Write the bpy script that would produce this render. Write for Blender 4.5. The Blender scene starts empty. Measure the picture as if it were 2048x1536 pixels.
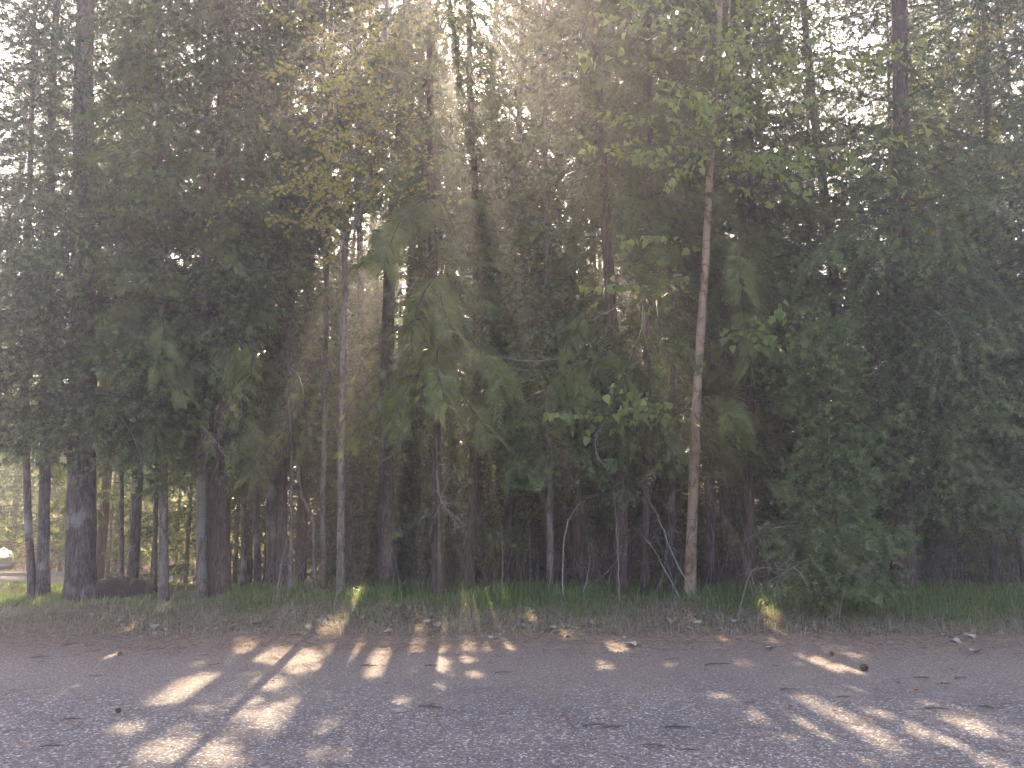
import bpy, math, numpy as np
from mathutils import Vector

rng = np.random.default_rng(11)
U = rng.uniform
SC = bpy.context.scene
COL = SC.collection
R = math.radians

# ------------------------------------------------------------------ camera geometry
CAM = np.array([0.0, 0.0, 1.5])
PITCH = R(8.6)
FPX = 1536.0
SUN_EL, SUN_AZ = R(37.0), R(-5.5)          # azimuth from +Y towards +X
SUN = np.array([math.sin(SUN_AZ) * math.cos(SUN_EL), math.cos(SUN_AZ) * math.cos(SUN_EL), math.sin(SUN_EL)])


def at(px, py, Y):
    cx, cy = (px - 1024) / FPX, (768 - py) / FPX
    d = np.array([cx, math.cos(PITCH) - cy * math.sin(PITCH), math.sin(PITCH) + cy * math.cos(PITCH)])
    return CAM + d * (Y / d[1])


def to_px(P):
    v = P - CAM
    f = v[:, 1] * math.cos(PITCH) + v[:, 2] * math.sin(PITCH)
    u = -v[:, 1] * math.sin(PITCH) + v[:, 2] * math.cos(PITCH)
    f = np.where(f > .1, f, .1)
    return 1024 + FPX * v[:, 0] / f, 768 - FPX * u / f


def sstep(a, b, x):
    t = np.clip((np.asarray(x, float) - a) / (b - a), 0, 1)
    return t * t * (3 - 2 * t)


def wob(x, y, s=1.0):
    return (np.sin(x * 1.7 * s + 1.3) * np.cos(y * 2.1 * s + .4) + .6 * np.sin(x * 3.9 * s - y * 2.7 * s + 2.2)
            + .4 * np.sin(x * 7.3 * s + y * 6.1 * s))


def gz(x, y):
    """height of the ground: level road, low bank under the trees, falling away beyond"""
    x = np.asarray(x, float); y = np.asarray(y, float)
    bank = (.13 - .06 * sstep(-3, -6, x)) * sstep(8.9, 11.0, y) + .03 * wob(x, y) * sstep(9.0, 10.2, y) * (1 - sstep(14, 18, y))
    return bank - .85 * sstep(12.4, 20, y)


def ground_px(px, py):
    y = 9.0
    for _ in range(30):
        p = at(px, py, y)
        g = float(gz(p[0], p[1]))
        d = at(px, py, 1.0) - CAM
        y = (g - 1.5) / d[2]
        if y < 0 or y > 60: y = 30.0
    return at(px, py, y)


# ------------------------------------------------------------------ sun flecks: gaps in the crowns
GAPS = np.array([
    (205, 1309, 42, 9), (272, 1262, 22, 6), (350, 1322, 14, 8), (392, 1327, 14, 8), (107, 1387, 32, 8), (160, 1372, 30, 6),
    (375, 1370, 62, 16), (420, 1355, 40, 12), (312, 1404, 34, 9), (487, 1290, 28, 18), (495, 1402, 32, 12), (487, 1427, 32, 11),
    (250, 1457, 34, 12), (30, 1440, 28, 7), (362, 1505, 78, 20), (50, 1492, 24, 8), (450, 1520, 40, 12),
    (527, 1297, 32, 14), (612, 1310, 36, 14), (652, 1335, 26, 10), (594, 1340, 24, 9), (700, 1297, 46, 18), (737, 1337, 46, 21),
    (835, 1290, 48, 14), (875, 1330, 25, 20), (880, 1295, 22, 10), (937, 1292, 16, 10), (978, 1294, 20, 9), (937, 1320, 16, 7),
    (950, 1350, 16, 7), (1010, 1292, 20, 8), (537, 1365, 32, 17), (587, 1405, 20, 10), (802, 1402, 20, 12), (750, 1412, 20, 6),
    (527, 1437, 30, 15), (632, 1450, 32, 24), (662, 1507, 44, 15), (590, 1470, 24, 12), (870, 1375, 20, 6),
    (1231, 1295, 30, 10), (1214, 1330, 24, 8), (1369, 1262, 34, 9), (1436, 1280, 30, 6), (1491, 1327, 28, 9), (1461, 1392, 26, 8),
    (1521, 1430, 22, 13), (1130, 1272, 26, 6), (1340, 1330, 14, 5), (1430, 1392, 20, 6),
    (1558, 1277, 26, 9), (1640, 1300, 30, 9), (1690, 1312, 34, 9), (1620, 1322, 36, 11), (1670, 1335, 30, 8), (1720, 1340, 26, 8),
    (1610, 1400, 36, 14), (1650, 1420, 40, 14), (1690, 1442, 46, 14), (1740, 1468, 46, 17), (1775, 1490, 40, 15),
    (1900, 1450, 74, 17), (1798, 1425, 32, 8), (1940, 1466, 50, 18), (1840, 1440, 36, 10), (1590, 1475, 32, 9), (1765, 1520, 60, 13),
    (1998, 1502, 34, 10), (1985, 1525, 40, 8), (1580, 1360, 20, 6), (1715, 1380, 26, 7), (1860, 1405, 20, 5),
    (970, 1238, 28, 20), (722, 1232, 26, 20), (1552, 1250, 18, 22), (310, 1235, 16, 6), (660, 1262, 50, 8), (860, 1262, 40, 7), (1070, 1250, 14, 5),
    (1690, 1445, 100, 34), (1890, 1465, 100, 30), (380, 1500, 105, 27), (575, 1440, 75, 40), (330, 1388, 100, 22), (570, 1312, 80, 20), (745, 1318, 72, 28),
], float)


def lit(C, grow=1.9):
    """True for points whose shadow would fall into one of the flecks of sunlight on the ground"""
    g = C - SUN * (C[:, 2:3] / SUN[2])
    px, py = to_px(g)
    m = np.zeros(len(C), bool)
    ok = (g[:, 1] > 3) & (g[:, 1] < 12.5) & (px > -50) & (px < 2100)
    idx = np.nonzero(ok)[0]
    # nearby leaves share a wobble, so that the gaps have ragged edges
    w = .22 * np.sin(C[idx, 0] * 9 + C[idx, 2] * 7) + .18 * np.sin(C[idx, 1] * 8 - C[idx, 2] * 11)
    leafn = np.sin(C[idx, 0] * 23 + C[idx, 1] * 5) * np.sin(C[idx, 2] * 27 + C[idx, 0] * 3)
    for (x, y, rx, ry) in GAPS:
        q = ((px[idx] - x) / (rx * grow)) ** 2 + ((py[idx] - y) / (ry * grow)) ** 2
        m[idx[(q < 1.12 + w) & ~((leafn > .55) & (q > .25))]] = True
    # the tops of the wood are finely pierced: small gaps that let sun into the air above the road
    gx, gy = g[:, 0], g[:, 1]
    v = np.sin(gx * 23 + 1.9 * np.sin(gy * 8.3)) * np.sin(gy * 17 + 1.8 * np.sin(gx * 9.1)) + .12 * np.sin(gx * 3.1 + gy * 2.3) + .16 * np.exp(-((gx - .1) / 1.5) ** 2)
    m |= (gy < 3.3) & (gy > -16) & (v > .20)
    return m


# ------------------------------------------------------------------ mesh collecting
class MB:
    def __init__(s):
        s.V, s.T, s.M, s.n = [], [], [], 0

    def add(s, V, T, m=0):
        V = np.asarray(V, np.float32).reshape(-1, 3); T = np.asarray(T, np.int32).reshape(-1, 3)
        if len(T) == 0: return
        s.V.append(V); s.T.append(T + s.n); s.M.append(np.broadcast_to(np.asarray(m, np.int32), (len(T),))); s.n += len(V)

    def arrays(s):
        if not s.V: return np.zeros((0, 3), np.float32), np.zeros((0, 3), np.int32), np.zeros(0, np.int32)
        return np.concatenate(s.V), np.concatenate(s.T), np.concatenate(s.M)

    def build(s, name, mats, parent=None, origin=None, smooth=False, gaps=False):
        V, T, M = s.arrays()
        if gaps and len(T):
            keep = ~lit(V[T].mean(1).astype(float)) | ((M == 1) & (name == 'bough'))
            T, M = T[keep], M[keep]
            used = np.unique(T); mp = np.zeros(len(V), np.int32); mp[used] = np.arange(len(used))
            V, T = V[used], mp[T]
        if origin is None and parent is not None: origin = np.array(parent.location)
        if origin is not None: V = V - np.asarray(origin, np.float32)
        me = bpy.data.meshes.new(name)
        me.vertices.add(len(V)); me.vertices.foreach_set('co', V.astype(np.float32).ravel())
        me.loops.add(len(T) * 3); me.loops.foreach_set('vertex_index', T.astype(np.int32).ravel())
        me.polygons.add(len(T)); me.polygons.foreach_set('loop_start', np.arange(0, len(T) * 3, 3, dtype=np.int32))
        for m in (mats if isinstance(mats, (list, tuple)) else [mats]): me.materials.append(m)
        me.polygons.foreach_set('material_index', M)
        if smooth: me.polygons.foreach_set('use_smooth', np.ones(len(T), bool))
        me.update(calc_edges=True); me.validate()
        o = bpy.data.objects.new(name, me); COL.objects.link(o)
        if parent is not None: o.parent = parent
        elif origin is not None: o.location = origin
        return o


def tag(o, label=None, cat=None, group=None, kind=None):
    if label: o['label'] = label
    if cat: o['category'] = cat
    if group: o['group'] = group
    if kind: o['kind'] = kind
    return o


def thing(name, label, cat, loc, group=None):
    o = bpy.data.objects.new(name, None); COL.objects.link(o)
    o.location = [float(v) for v in loc]; o.empty_display_size = .2
    return tag(o, label, cat, group)


def unit(v):
    v = np.asarray(v, float)
    return v / np.maximum(np.linalg.norm(v, axis=-1, keepdims=True), 1e-9)


def tube(P, rad, sides=6, cap=True, rough=0.0, sc=9.0):
    P = np.asarray(P, float); n = len(P); rad = np.broadcast_to(np.asarray(rad, float), (n,))
    tg = np.gradient(P, axis=0); tg = unit(tg)
    ref = np.array([0, 1.0, 0.13]) if abs(tg[:, 2]).mean() > .7 else np.array([0.05, 0.1, 1.0])
    a = unit(np.cross(tg, ref)); b = np.cross(tg, a)
    th = np.linspace(0, 2 * np.pi, sides, endpoint=False)
    rr = rad[:, None] * np.ones(sides)[None]
    if rough:
        zz = P[:, 2][:, None]
        rr = rr * (1 + rough * (np.sin(th * 5 + np.sin(zz * 2.3) * 1.5) * .5 + np.sin(th * 11 + zz * sc * .6 + 2) * .35
                                + np.sin(th * 3 - zz * sc) * .35))
    V = P[:, None] + rr[..., None] * (np.cos(th)[None, :, None] * a[:, None] + np.sin(th)[None, :, None] * b[:, None])
    V = V.reshape(-1, 3)
    i = np.arange(n - 1)[:, None] * sides; j = np.arange(sides)[None]; k = (j + 1) % sides
    q = np.stack([i + j, i + k, i + sides + k, i + sides + j], -1).reshape(-1, 4)
    T = np.concatenate([q[:, [0, 1, 2]], q[:, [0, 2, 3]]])
    if cap:
        V = np.concatenate([V, P[:1], P[-1:]]); c0, c1 = n * sides, n * sides + 1
        jj = np.arange(sides); kk = (jj + 1) % sides; e = (n - 1) * sides
        T = np.concatenate([T, np.stack([np.full(sides, c0), kk, jj], 1), np.stack([np.full(sides, c1), e + jj, e + kk], 1)])
    return V, T


def smooth_path(P, per=6):
    """Catmull-Rom through the points"""
    P = np.asarray(P, float)
    if len(P) < 3:
        t = np.linspace(0, 1, per + 1)[:, None]
        return P[0] + (P[-1] - P[0]) * t
    Q = np.concatenate([[2 * P[0] - P[1]], P, [2 * P[-1] - P[-2]]])
    out = []
    t = np.linspace(0, 1, per, endpoint=False)[:, None]
    for i in range(len(P) - 1):
        a, b, c, d = Q[i:i + 4]
        out.append(.5 * ((2 * b) + (c - a) * t + (2 * a - 5 * b + 4 * c - d) * t ** 2 + (3 * b - a - 3 * c + d) * t ** 3))
    return np.concatenate(out + [P[-1:]])


# ------------------------------------------------------------------ materials
def nodes_of(name):
    m = bpy.data.materials.new(name); m.use_nodes = True
    nt = m.node_tree; nt.nodes.clear()
    out = nt.nodes.new('ShaderNodeOutputMaterial')
    return m, nt, out


def N(nt, typ, **kw):
    n = nt.nodes.new(typ)
    for k, v in kw.items():
        if k.startswith('i_'): n.inputs[k[2:].replace('_', ' ')].default_value = v
        else: setattr(n, k, v)
    return n


def ramp(nt, fac, stops):
    r = nt.nodes.new('ShaderNodeValToRGB')
    el = r.color_ramp.elements
    while len(el) < len(stops): el.new(.5)
    for e, (p, c) in zip(el, stops): e.position = p; e.color = (*c, 1)
    nt.links.new(fac, r.inputs[0])
    return r.outputs[0]


def noise(nt, vec, scale, detail=4, rough=.55):
    n = N(nt, 'ShaderNodeTexNoise', i_Scale=scale, i_Detail=detail, i_Roughness=rough)
    nt.links.new(vec, n.inputs['Vector'])
    return n.outputs['Fac']


def world_pos(nt, scale=(1, 1, 1)):
    g = nt.nodes.new('ShaderNodeNewGeometry')
    mp = nt.nodes.new('ShaderNodeMapping'); mp.inputs['Scale'].default_value = scale
    nt.links.new(g.outputs['Position'], mp.inputs['Vector'])
    return mp.outputs[0], g


def mixc(nt, fac, a, b, typ='MIX'):
    m = nt.nodes.new('ShaderNodeMix'); m.data_type = 'RGBA'; m.blend_type = typ
    for s, v in ((m.inputs[0], fac), (m.inputs[6], a), (m.inputs[7], b)):
        if isinstance(v, (int, float)): s.default_value = v
        elif isinstance(v, tuple): s.default_value = (*v, 1)
        else: nt.links.new(v, s)
    return m.outputs[2]


def leaf_mat(name, c0, c1, t0, t1, tf=.35, rough=.55, island=False, sc=1.3, spec=.3):
    m, nt, out = nodes_of(name)
    v, g = world_pos(nt)
    f = g.outputs['Random Per Island'] if island else noise(nt, v, sc, 3)
    st = (.08, .92) if island else (.33, .68)
    c = ramp(nt, f, [(st[0], c0), (st[1], c1)])
    t = ramp(nt, f, [(st[0], t0), (st[1], t1)])
    p = N(nt, 'ShaderNodeBsdfPrincipled', i_Roughness=rough); p.inputs['Specular IOR Level'].default_value = spec
    nt.links.new(c, p.inputs['Base Color'])
    tr = nt.nodes.new('ShaderNodeBsdfTranslucent'); nt.links.new(t, tr.inputs['Color'])
    mx = nt.nodes.new('ShaderNodeMixShader'); mx.inputs[0].default_value = tf
    nt.links.new(p.outputs[0], mx.inputs[1]); nt.links.new(tr.outputs[0], mx.inputs[2])
    nt.links.new(mx.outputs[0], out.inputs[0])
    return m


def bark_mat(name, dark, light, vs=(7, 7, 1.6), sc=3.0, bump=.6, patch=None, bands=0.0):
    m, nt, out = nodes_of(name)
    v, g = world_pos(nt, vs)
    n1 = noise(nt, v, sc, 6, .65)
    rn = N(nt, 'ShaderNodeTexNoise', i_Scale=sc * 1.1, i_Detail=3, i_Roughness=.6, i_Distortion=.6); nt.links.new(v, rn.inputs['Vector'])
    ab = nt.nodes.new('ShaderNodeMath'); ab.operation = 'SUBTRACT'; ab.inputs[1].default_value = .5; nt.links.new(rn.outputs['Fac'], ab.inputs[0])
    ac = nt.nodes.new('ShaderNodeMath'); ac.operation = 'ABSOLUTE'; nt.links.new(ab.outputs[0], ac.inputs[0])
    crack = ramp(nt, ac.outputs[0], [(0, (0, 0, 0)), (.07, (1, 1, 1))])
    c = ramp(nt, n1, [(.3, dark), (.7, light)])
    c = mixc(nt, crack, tuple(.55 * x for x in dark), c)
    v2, _ = world_pos(nt)
    if patch:
        pf = ramp(nt, noise(nt, v2, 2.6, 4), [(.52, (0, 0, 0)), (.66, (1, 1, 1))])
        c = mixc(nt, pf, c, patch)
    if bands:
        v3, _ = world_pos(nt, (2.5, 2.5, 38))
        bf = ramp(nt, noise(nt, v3, 1.0, 3, .7), [(.6, (0, 0, 0)), (.68, (1, 1, 1))])
        b2 = nt.nodes.new('ShaderNodeMath'); b2.operation = 'MULTIPLY'; b2.inputs[1].default_value = bands
        nt.links.new(bf, b2.inputs[0])
        c = mixc(nt, b2.outputs[0], c, tuple(.4 * x for x in dark))
    p = N(nt, 'ShaderNodeBsdfPrincipled', i_Roughness=.9); p.inputs['Specular IOR Level'].default_value = .15
    nt.links.new(c, p.inputs['Base Color'])
    h = nt.nodes.new('ShaderNodeMath'); h.operation = 'MULTIPLY_ADD'; h.inputs[1].default_value = .6
    nt.links.new(crack, h.inputs[0]); nt.links.new(n1, h.inputs[2])
    b = N(nt, 'ShaderNodeBump', i_Strength=bump, i_Distance=.015); nt.links.new(h.outputs[0], b.inputs['Height'])
    nt.links.new(b.outputs[0], p.inputs['Normal']); nt.links.new(p.outputs[0], out.inputs[0])
    return m


def plain(name, col, rough=.7, var=.0, sc=6., metal=0., spec=.3):
    m, nt, out = nodes_of(name)
    p = N(nt, 'ShaderNodeBsdfPrincipled', i_Roughness=rough, i_Metallic=metal); p.inputs['Specular IOR Level'].default_value = spec
    if var:
        v, g = world_pos(nt)
        c = ramp(nt, noise(nt, v, sc, 5), [(.3, tuple(x * (1 - var) for x in col)), (.7, tuple(min(1, x * (1 + var)) for x in col))])
        nt.links.new(c, p.inputs['Base Color'])
    else: p.inputs['Base Color'].default_value = (*col, 1)
    nt.links.new(p.outputs[0], out.inputs[0])
    return m


FIR = leaf_mat('fir_needles', (.026, .040, .020), (.12, .155, .068), (.06, .10, .02), (.18, .26, .05), .28, .55, False, 5)
FIRY = leaf_mat('young_fir_needles', (.060, .088, .036), (.22, .27, .11), (.09, .14, .03), (.24, .33, .07), .25, .55, False, 5)
CED = leaf_mat('cedar_scales', (.050, .068, .026), (.18, .205, .075), (.11, .16, .03), (.31, .35, .06), .33, .55, False, 4)
CED_LIT = leaf_mat('lit_cedar_scales', (.10, .125, .045), (.28, .285, .105), (.18, .22, .04), (.46, .45, .09), .35, .5, False, 4)  # lighter, yellower cedar: light on the outermost boughs put into the colour
BIR = leaf_mat('heart_leaf', (.13, .175, .055), (.26, .30, .10), (.34, .42, .05), (.70, .70, .06), .48, .45, True, spec=.35)
MAP = leaf_mat('young_maple_leaf', (.19, .20, .055), (.33, .31, .085), (.60, .54, .05), (.88, .74, .08), .52, .5, True)
SHR = leaf_mat('shrub_leaf', (.04, .075, .025), (.08, .12, .035), (.25, .32, .03), (.50, .48, .05), .45, .5, True)
LSH = leaf_mat('sunlit_shrub_leaf', (.09, .12, .03), (.16, .17, .04), (.45, .46, .05), (.75, .62, .08), .5, .5, True)  # paler, yellower shrub leaf with the sunshine beyond the lawn put into its colour
GRS = leaf_mat('grass_blade', (.09, .15, .045), (.20, .26, .10), (.26, .38, .06), (.44, .50, .09), .4, .5, True)
DRY = leaf_mat('dry_grass', (.26, .21, .13), (.40, .34, .23), (.3, .25, .14), (.45, .36, .2), .3, .7, True)
LAW = leaf_mat('lawn_blade', (.09, .16, .025), (.15, .22, .04), (.42, .55, .04), (.6, .68, .06), .45, .5, True)
DED = leaf_mat('dead_leaf', (.24, .185, .15), (.46, .39, .33), (.3, .2, .12), (.5, .36, .22), .2, .75, True)
DEDR = leaf_mat('rust_leaf', (.30, .11, .04), (.42, .20, .07), (.4, .16, .04), (.5, .25, .06), .25, .7, True)
FIRT = leaf_mat('fir_needle_tips', (.13, .175, .075), (.28, .325, .135), (.15, .22, .05), (.27, .36, .07), .28, .55, False, 4)
B_FIR = bark_mat('fir_bark', (.085, .062, .055), (.24, .19, .165), (9, 9, 1.5), 2.6, .9, (.30, .26, .23))
B_RED = bark_mat('cedar_bark', (.10, .062, .05), (.23, .155, .125), (16, 16, .9), 2.2, .7)
B_GRY = bark_mat('grey_bark', (.14, .10, .08), (.30, .235, .19), (5, 5, 1.6), 2.2, .3, (.21, .19, .15), .55)
B_BIR = bark_mat('tan_smooth_bark', (.31, .19, .12), (.56, .375, .25), (2.2, 2.2, 1.2), 1.6, .2, (.36, .25, .18), .7)
B_TWG = plain('twig_bark', (.10, .078, .066), .85, .35)
B_PAL = plain('pale_dead_wood', (.25, .205, .175), .85, .3)


def asphalt():
    m, nt, out = nodes_of('worn_asphalt')
    v, g = world_pos(nt)
    vo = N(nt, 'ShaderNodeTexVoronoi', i_Scale=70.0); nt.links.new(v, vo.inputs['Vector'])
    sep = nt.nodes.new('ShaderNodeSeparateColor'); nt.links.new(vo.outputs['Color'], sep.inputs[0])
    c = ramp(nt, sep.outputs[0], [(.0, (.092, .076, .070)), (.55, (.168, .140, .130)), (.86, (.225, .192, .178)), (.97, (.48, .43, .38))])
    mot = ramp(nt, noise(nt, v, .9, 6, .65), [(.3, (.80, .80, .81)), (.7, (1.28, 1.24, 1.18))])
    c = mixc(nt, 1.0, c, mot, 'MULTIPLY')
    fine = ramp(nt, noise(nt, v, 45, 3, .7), [(.3, (.7, .7, .7)), (.7, (1.25, 1.25, 1.25))])
    c = mixc(nt, 1.0, c, fine, 'MULTIPLY')
    # brown needle dust drifting in from the verge
    sx = nt.nodes.new('ShaderNodeSeparateXYZ'); nt.links.new(g.outputs['Position'], sx.inputs[0])
    mr = N(nt, 'ShaderNodeMapRange'); mr.inputs[1].default_value = 5.4; mr.inputs[2].default_value = 8.0
    nt.links.new(sx.outputs['Y'], mr.inputs[0])
    ad = nt.nodes.new('ShaderNodeMath'); ad.operation = 'MULTIPLY_ADD'; ad.inputs[1].default_value = .75
    nt.links.new(mr.outputs[0], ad.inputs[0]); nt.links.new(noise(nt, v, 2.2, 6, .7), ad.inputs[2])
    df = ramp(nt, ad.outputs[0], [(.62, (0, 0, 0)), (1.0, (.9, .9, .9))])
    dust = ramp(nt, noise(nt, v, 42, 4, .8), [(.34, (.06, .042, .032)), (.5, (.22, .165, .13)), (.66, (.46, .36, .29))])
    c = mixc(nt, df, c, dust)
    p = N(nt, 'ShaderNodeBsdfPrincipled', i_Roughness=.88); p.inputs['Specular IOR Level'].default_value = .25
    nt.links.new(c, p.inputs['Base Color'])
    b = N(nt, 'ShaderNodeBump', i_Strength=.7, i_Distance=.012); nt.links.new(vo.outputs['Distance'], b.inputs['Height'])
    nt.links.new(b.outputs[0], p.inputs['Normal']); nt.links.new(p.outputs[0], out.inputs[0])
    return m


def soil():
    m, nt, out = nodes_of('needle_soil')
    v, g = world_pos(nt)
    n1 = noise(nt, v, 34, 5, .8)
    c = ramp(nt, n1, [(.30, (.045, .030, .022)), (.5, (.21, .15, .115)), (.70, (.46, .35, .27))])
    mot = ramp(nt, noise(nt, v, 1.7, 4), [(.3, (.75, .75, .75)), (.7, (1.15, 1.1, 1.05))])
    c = mixc(nt, 1.0, c, mot, 'MULTIPLY')
    p = N(nt, 'ShaderNodeBsdfPrincipled', i_Roughness=.95); p.inputs['Specular IOR Level'].default_value = .1
    nt.links.new(c, p.inputs['Base Color'])
    b = N(nt, 'ShaderNodeBump', i_Strength=.8, i_Distance=.03); nt.links.new(n1, b.inputs['Height'])
    nt.links.new(b.outputs[0], p.inputs['Normal']); nt.links.new(p.outputs[0], out.inputs[0])
    return m


SOIL, ASPH = soil(), asphalt()

# ------------------------------------------------------------------ ground and road
def grid(xs, ys, zf):
    X, Y = np.meshgrid(xs, ys)
    V = np.stack([X, Y, zf(X, Y)], -1).reshape(-1, 3)
    nx = len(xs)
    i = (np.arange(len(ys) - 1)[:, None] * nx + np.arange(nx - 1)[None]).ravel()
    T = np.concatenate([np.stack([i, i + 1, i + nx + 1], 1), np.stack([i, i + nx + 1, i + nx], 1)])
    return V, T


xs = np.concatenate([np.linspace(-66, -15, 18)[:-1], np.linspace(-15, 15, 151), np.linspace(15, 66, 18)[1:]])
ys = np.concatenate([np.linspace(-12, 7, 12)[:-1], np.linspace(7, 15, 61), np.linspace(15, 70, 40)[1:]])
g = MB(); g.add(*grid(xs, ys, lambda x, y: gz(x, y) - .012 * (1 - sstep(8.6, 9.1, y))))
tag(g.build('ground', SOIL, smooth=True), kind='structure')
xr = np.linspace(-66, 66, 661)
edge = 8.35 + .18 * np.sin(xr * .7) + .12 * np.sin(xr * 2.3 + 1) + .06 * np.sin(xr * 7.1) + .04 * np.sin(xr * 17.3)
tt = np.concatenate([[0, .4, .8], np.linspace(.9, 1, 6)])
V = np.stack([np.broadcast_to(xr, (len(tt), len(xr))), -12 + (edge[None] + 12) * tt[:, None], np.zeros((len(tt), len(xr)))], -1)
V[-1, :, 2] = -.009
nx = len(xr); i = (np.arange(len(tt) - 1)[:, None] * nx + np.arange(nx - 1)[None]).ravel()
g = MB(); g.add(V.reshape(-1, 3), np.concatenate([np.stack([i, i + 1, i + nx + 1], 1), np.stack([i, i + nx + 1, i + nx], 1)]))
tag(g.build('road', ASPH), kind='structure')
# the lane beyond the trees on the left, with its pale kerb
g = MB(); g.add(*grid(np.linspace(-40, -9.5, 40), np.array([21.4, 22.8, 24.0]), lambda x, y: gz(x, y) + .006))
tag(g.build('far_lane', plain('lane_gravel', (.09, .085, .08), .9, .3, 20)), kind='structure')


def box(b, lo, hi, m=0):
    x0, y0, z0 = lo; x1, y1, z1 = hi
    V = [(x0, y0, z0), (x1, y0, z0), (x1, y1, z0), (x0, y1, z0), (x0, y0, z1), (x1, y0, z1), (x1, y1, z1), (x0, y1, z1)]
    T = [(0, 2, 1), (0, 3, 2), (4, 5, 6), (4, 6, 7), (0, 1, 5), (0, 5, 4), (1, 2, 6), (1, 6, 5), (2, 3, 7), (2, 7, 6), (3, 0, 4), (3, 4, 7)]
    b.add(V, T, m)


g = MB(); box(g, (-40, 24.02, -1.0), (-12.6, 24.2, -.68))
tag(g.build('kerb', plain('kerb_concrete', (.5, .47, .44), .8, .15)), kind='structure')

# ------------------------------------------------------------------ bough library
def needles(P0, P1, n, ln, w, spread=.83):
    M = len(P0)
    t = U(0, 1, (M, n, 1))
    ax = unit(P1 - P0)[:, None]
    pos = P0[:, None] + (P1 - P0)[:, None] * t
    rd = unit(np.cross(np.broadcast_to(ax, (M, n, 3)), rng.normal(size=(M, n, 3))))
    d = unit(ax * .45 + rd * spread) * (ln * U(.7, 1.15, (M, n, 1)))
    sd = unit(np.cross(d, rng.normal(size=(M, n, 3)))) * w * .5
    V = np.stack([pos - sd, pos + sd, pos + d], 2).reshape(-1, 3)
    return V, np.arange(len(V)).reshape(-1, 3)


def seg_interp(P, s):
    L = np.concatenate([[0], np.cumsum(np.linalg.norm(np.diff(P, axis=0), axis=1))])
    return np.array([np.interp(s, L, P[:, k]) for k in range(3)]), L[-1]


def fir_bough(L, n, ln, w, sp=.075, tsp=.06, hang=.5, droop=.26):
    fo, wd = MB(), MB()
    t = np.linspace(0, 1, 9)
    P = np.stack([L * t, .04 * L * np.sin(t * 5 + U(0, 6)), L * (.10 * t - droop * t ** 2) + .05 * L * np.clip(t - .75, 0, 1) * 2], 1)
    wd.add(*tube(P, np.linspace(.006 * L + .002, .002, 9), 5, False))
    S0, S1, TP = [], [], []
    def green(Q):
        for k, (a, b) in enumerate(zip(Q[:-1], Q[1:])): S0.append(a); S1.append(b); TP.append(k == len(Q) - 2)
    green(P[1:])
    side = 1
    for s in np.arange(.10 * L, L, sp):
        base, _ = seg_interp(P, s)
        side = -side
        l = min(.8, (.48 * (L - s) + .13)) * U(.65, 1.1)
        a = R(U(42, 68))
        d = np.array([math.cos(a), side * math.sin(a), U(-.25, .1)])
        u = np.linspace(0, l, 6)[:, None]
        Q = base + d * u + np.array([0, 0, -hang]) * u ** 2 / max(l, .25) + rng.normal(size=(6, 3)) * .006
        wd.add(*tube(Q[[0, 2, 5]], [.004, .003, .0015], 3, False))
        green(Q[1:])
        sd2 = 1
        for q in np.arange(.07, l, tsp):
            b2, _ = seg_interp(Q, q); sd2 = -sd2
            tl = U(.12, .28) * (1 - .45 * q / l)
            f = unit(Q[-1] - Q[0]); lat = unit(np.cross(f, [0, 0, 1.])) * sd2
            dd = unit(f * .75 + lat * .7 + np.array([0, 0, U(-.75, .0)]))
            S0.append(b2 + dd * tl * .0); S1.append(b2 + dd * tl * .6); TP.append(False); S0.append(b2 + dd * tl * .6); S1.append(b2 + dd * tl); TP.append(True)
    S0, S1, TP = np.array(S0), np.array(S1), np.array(TP)
    fo.add(*needles(S0[~TP], S1[~TP], max(2, int(n * .72)), ln, w), 0)
    fo.add(*needles(S0[TP], S1[TP], max(2, int(n * .62)), ln, w), 2)
    return fo.arrays(), wd.arrays()[:2], P[-1]


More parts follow.
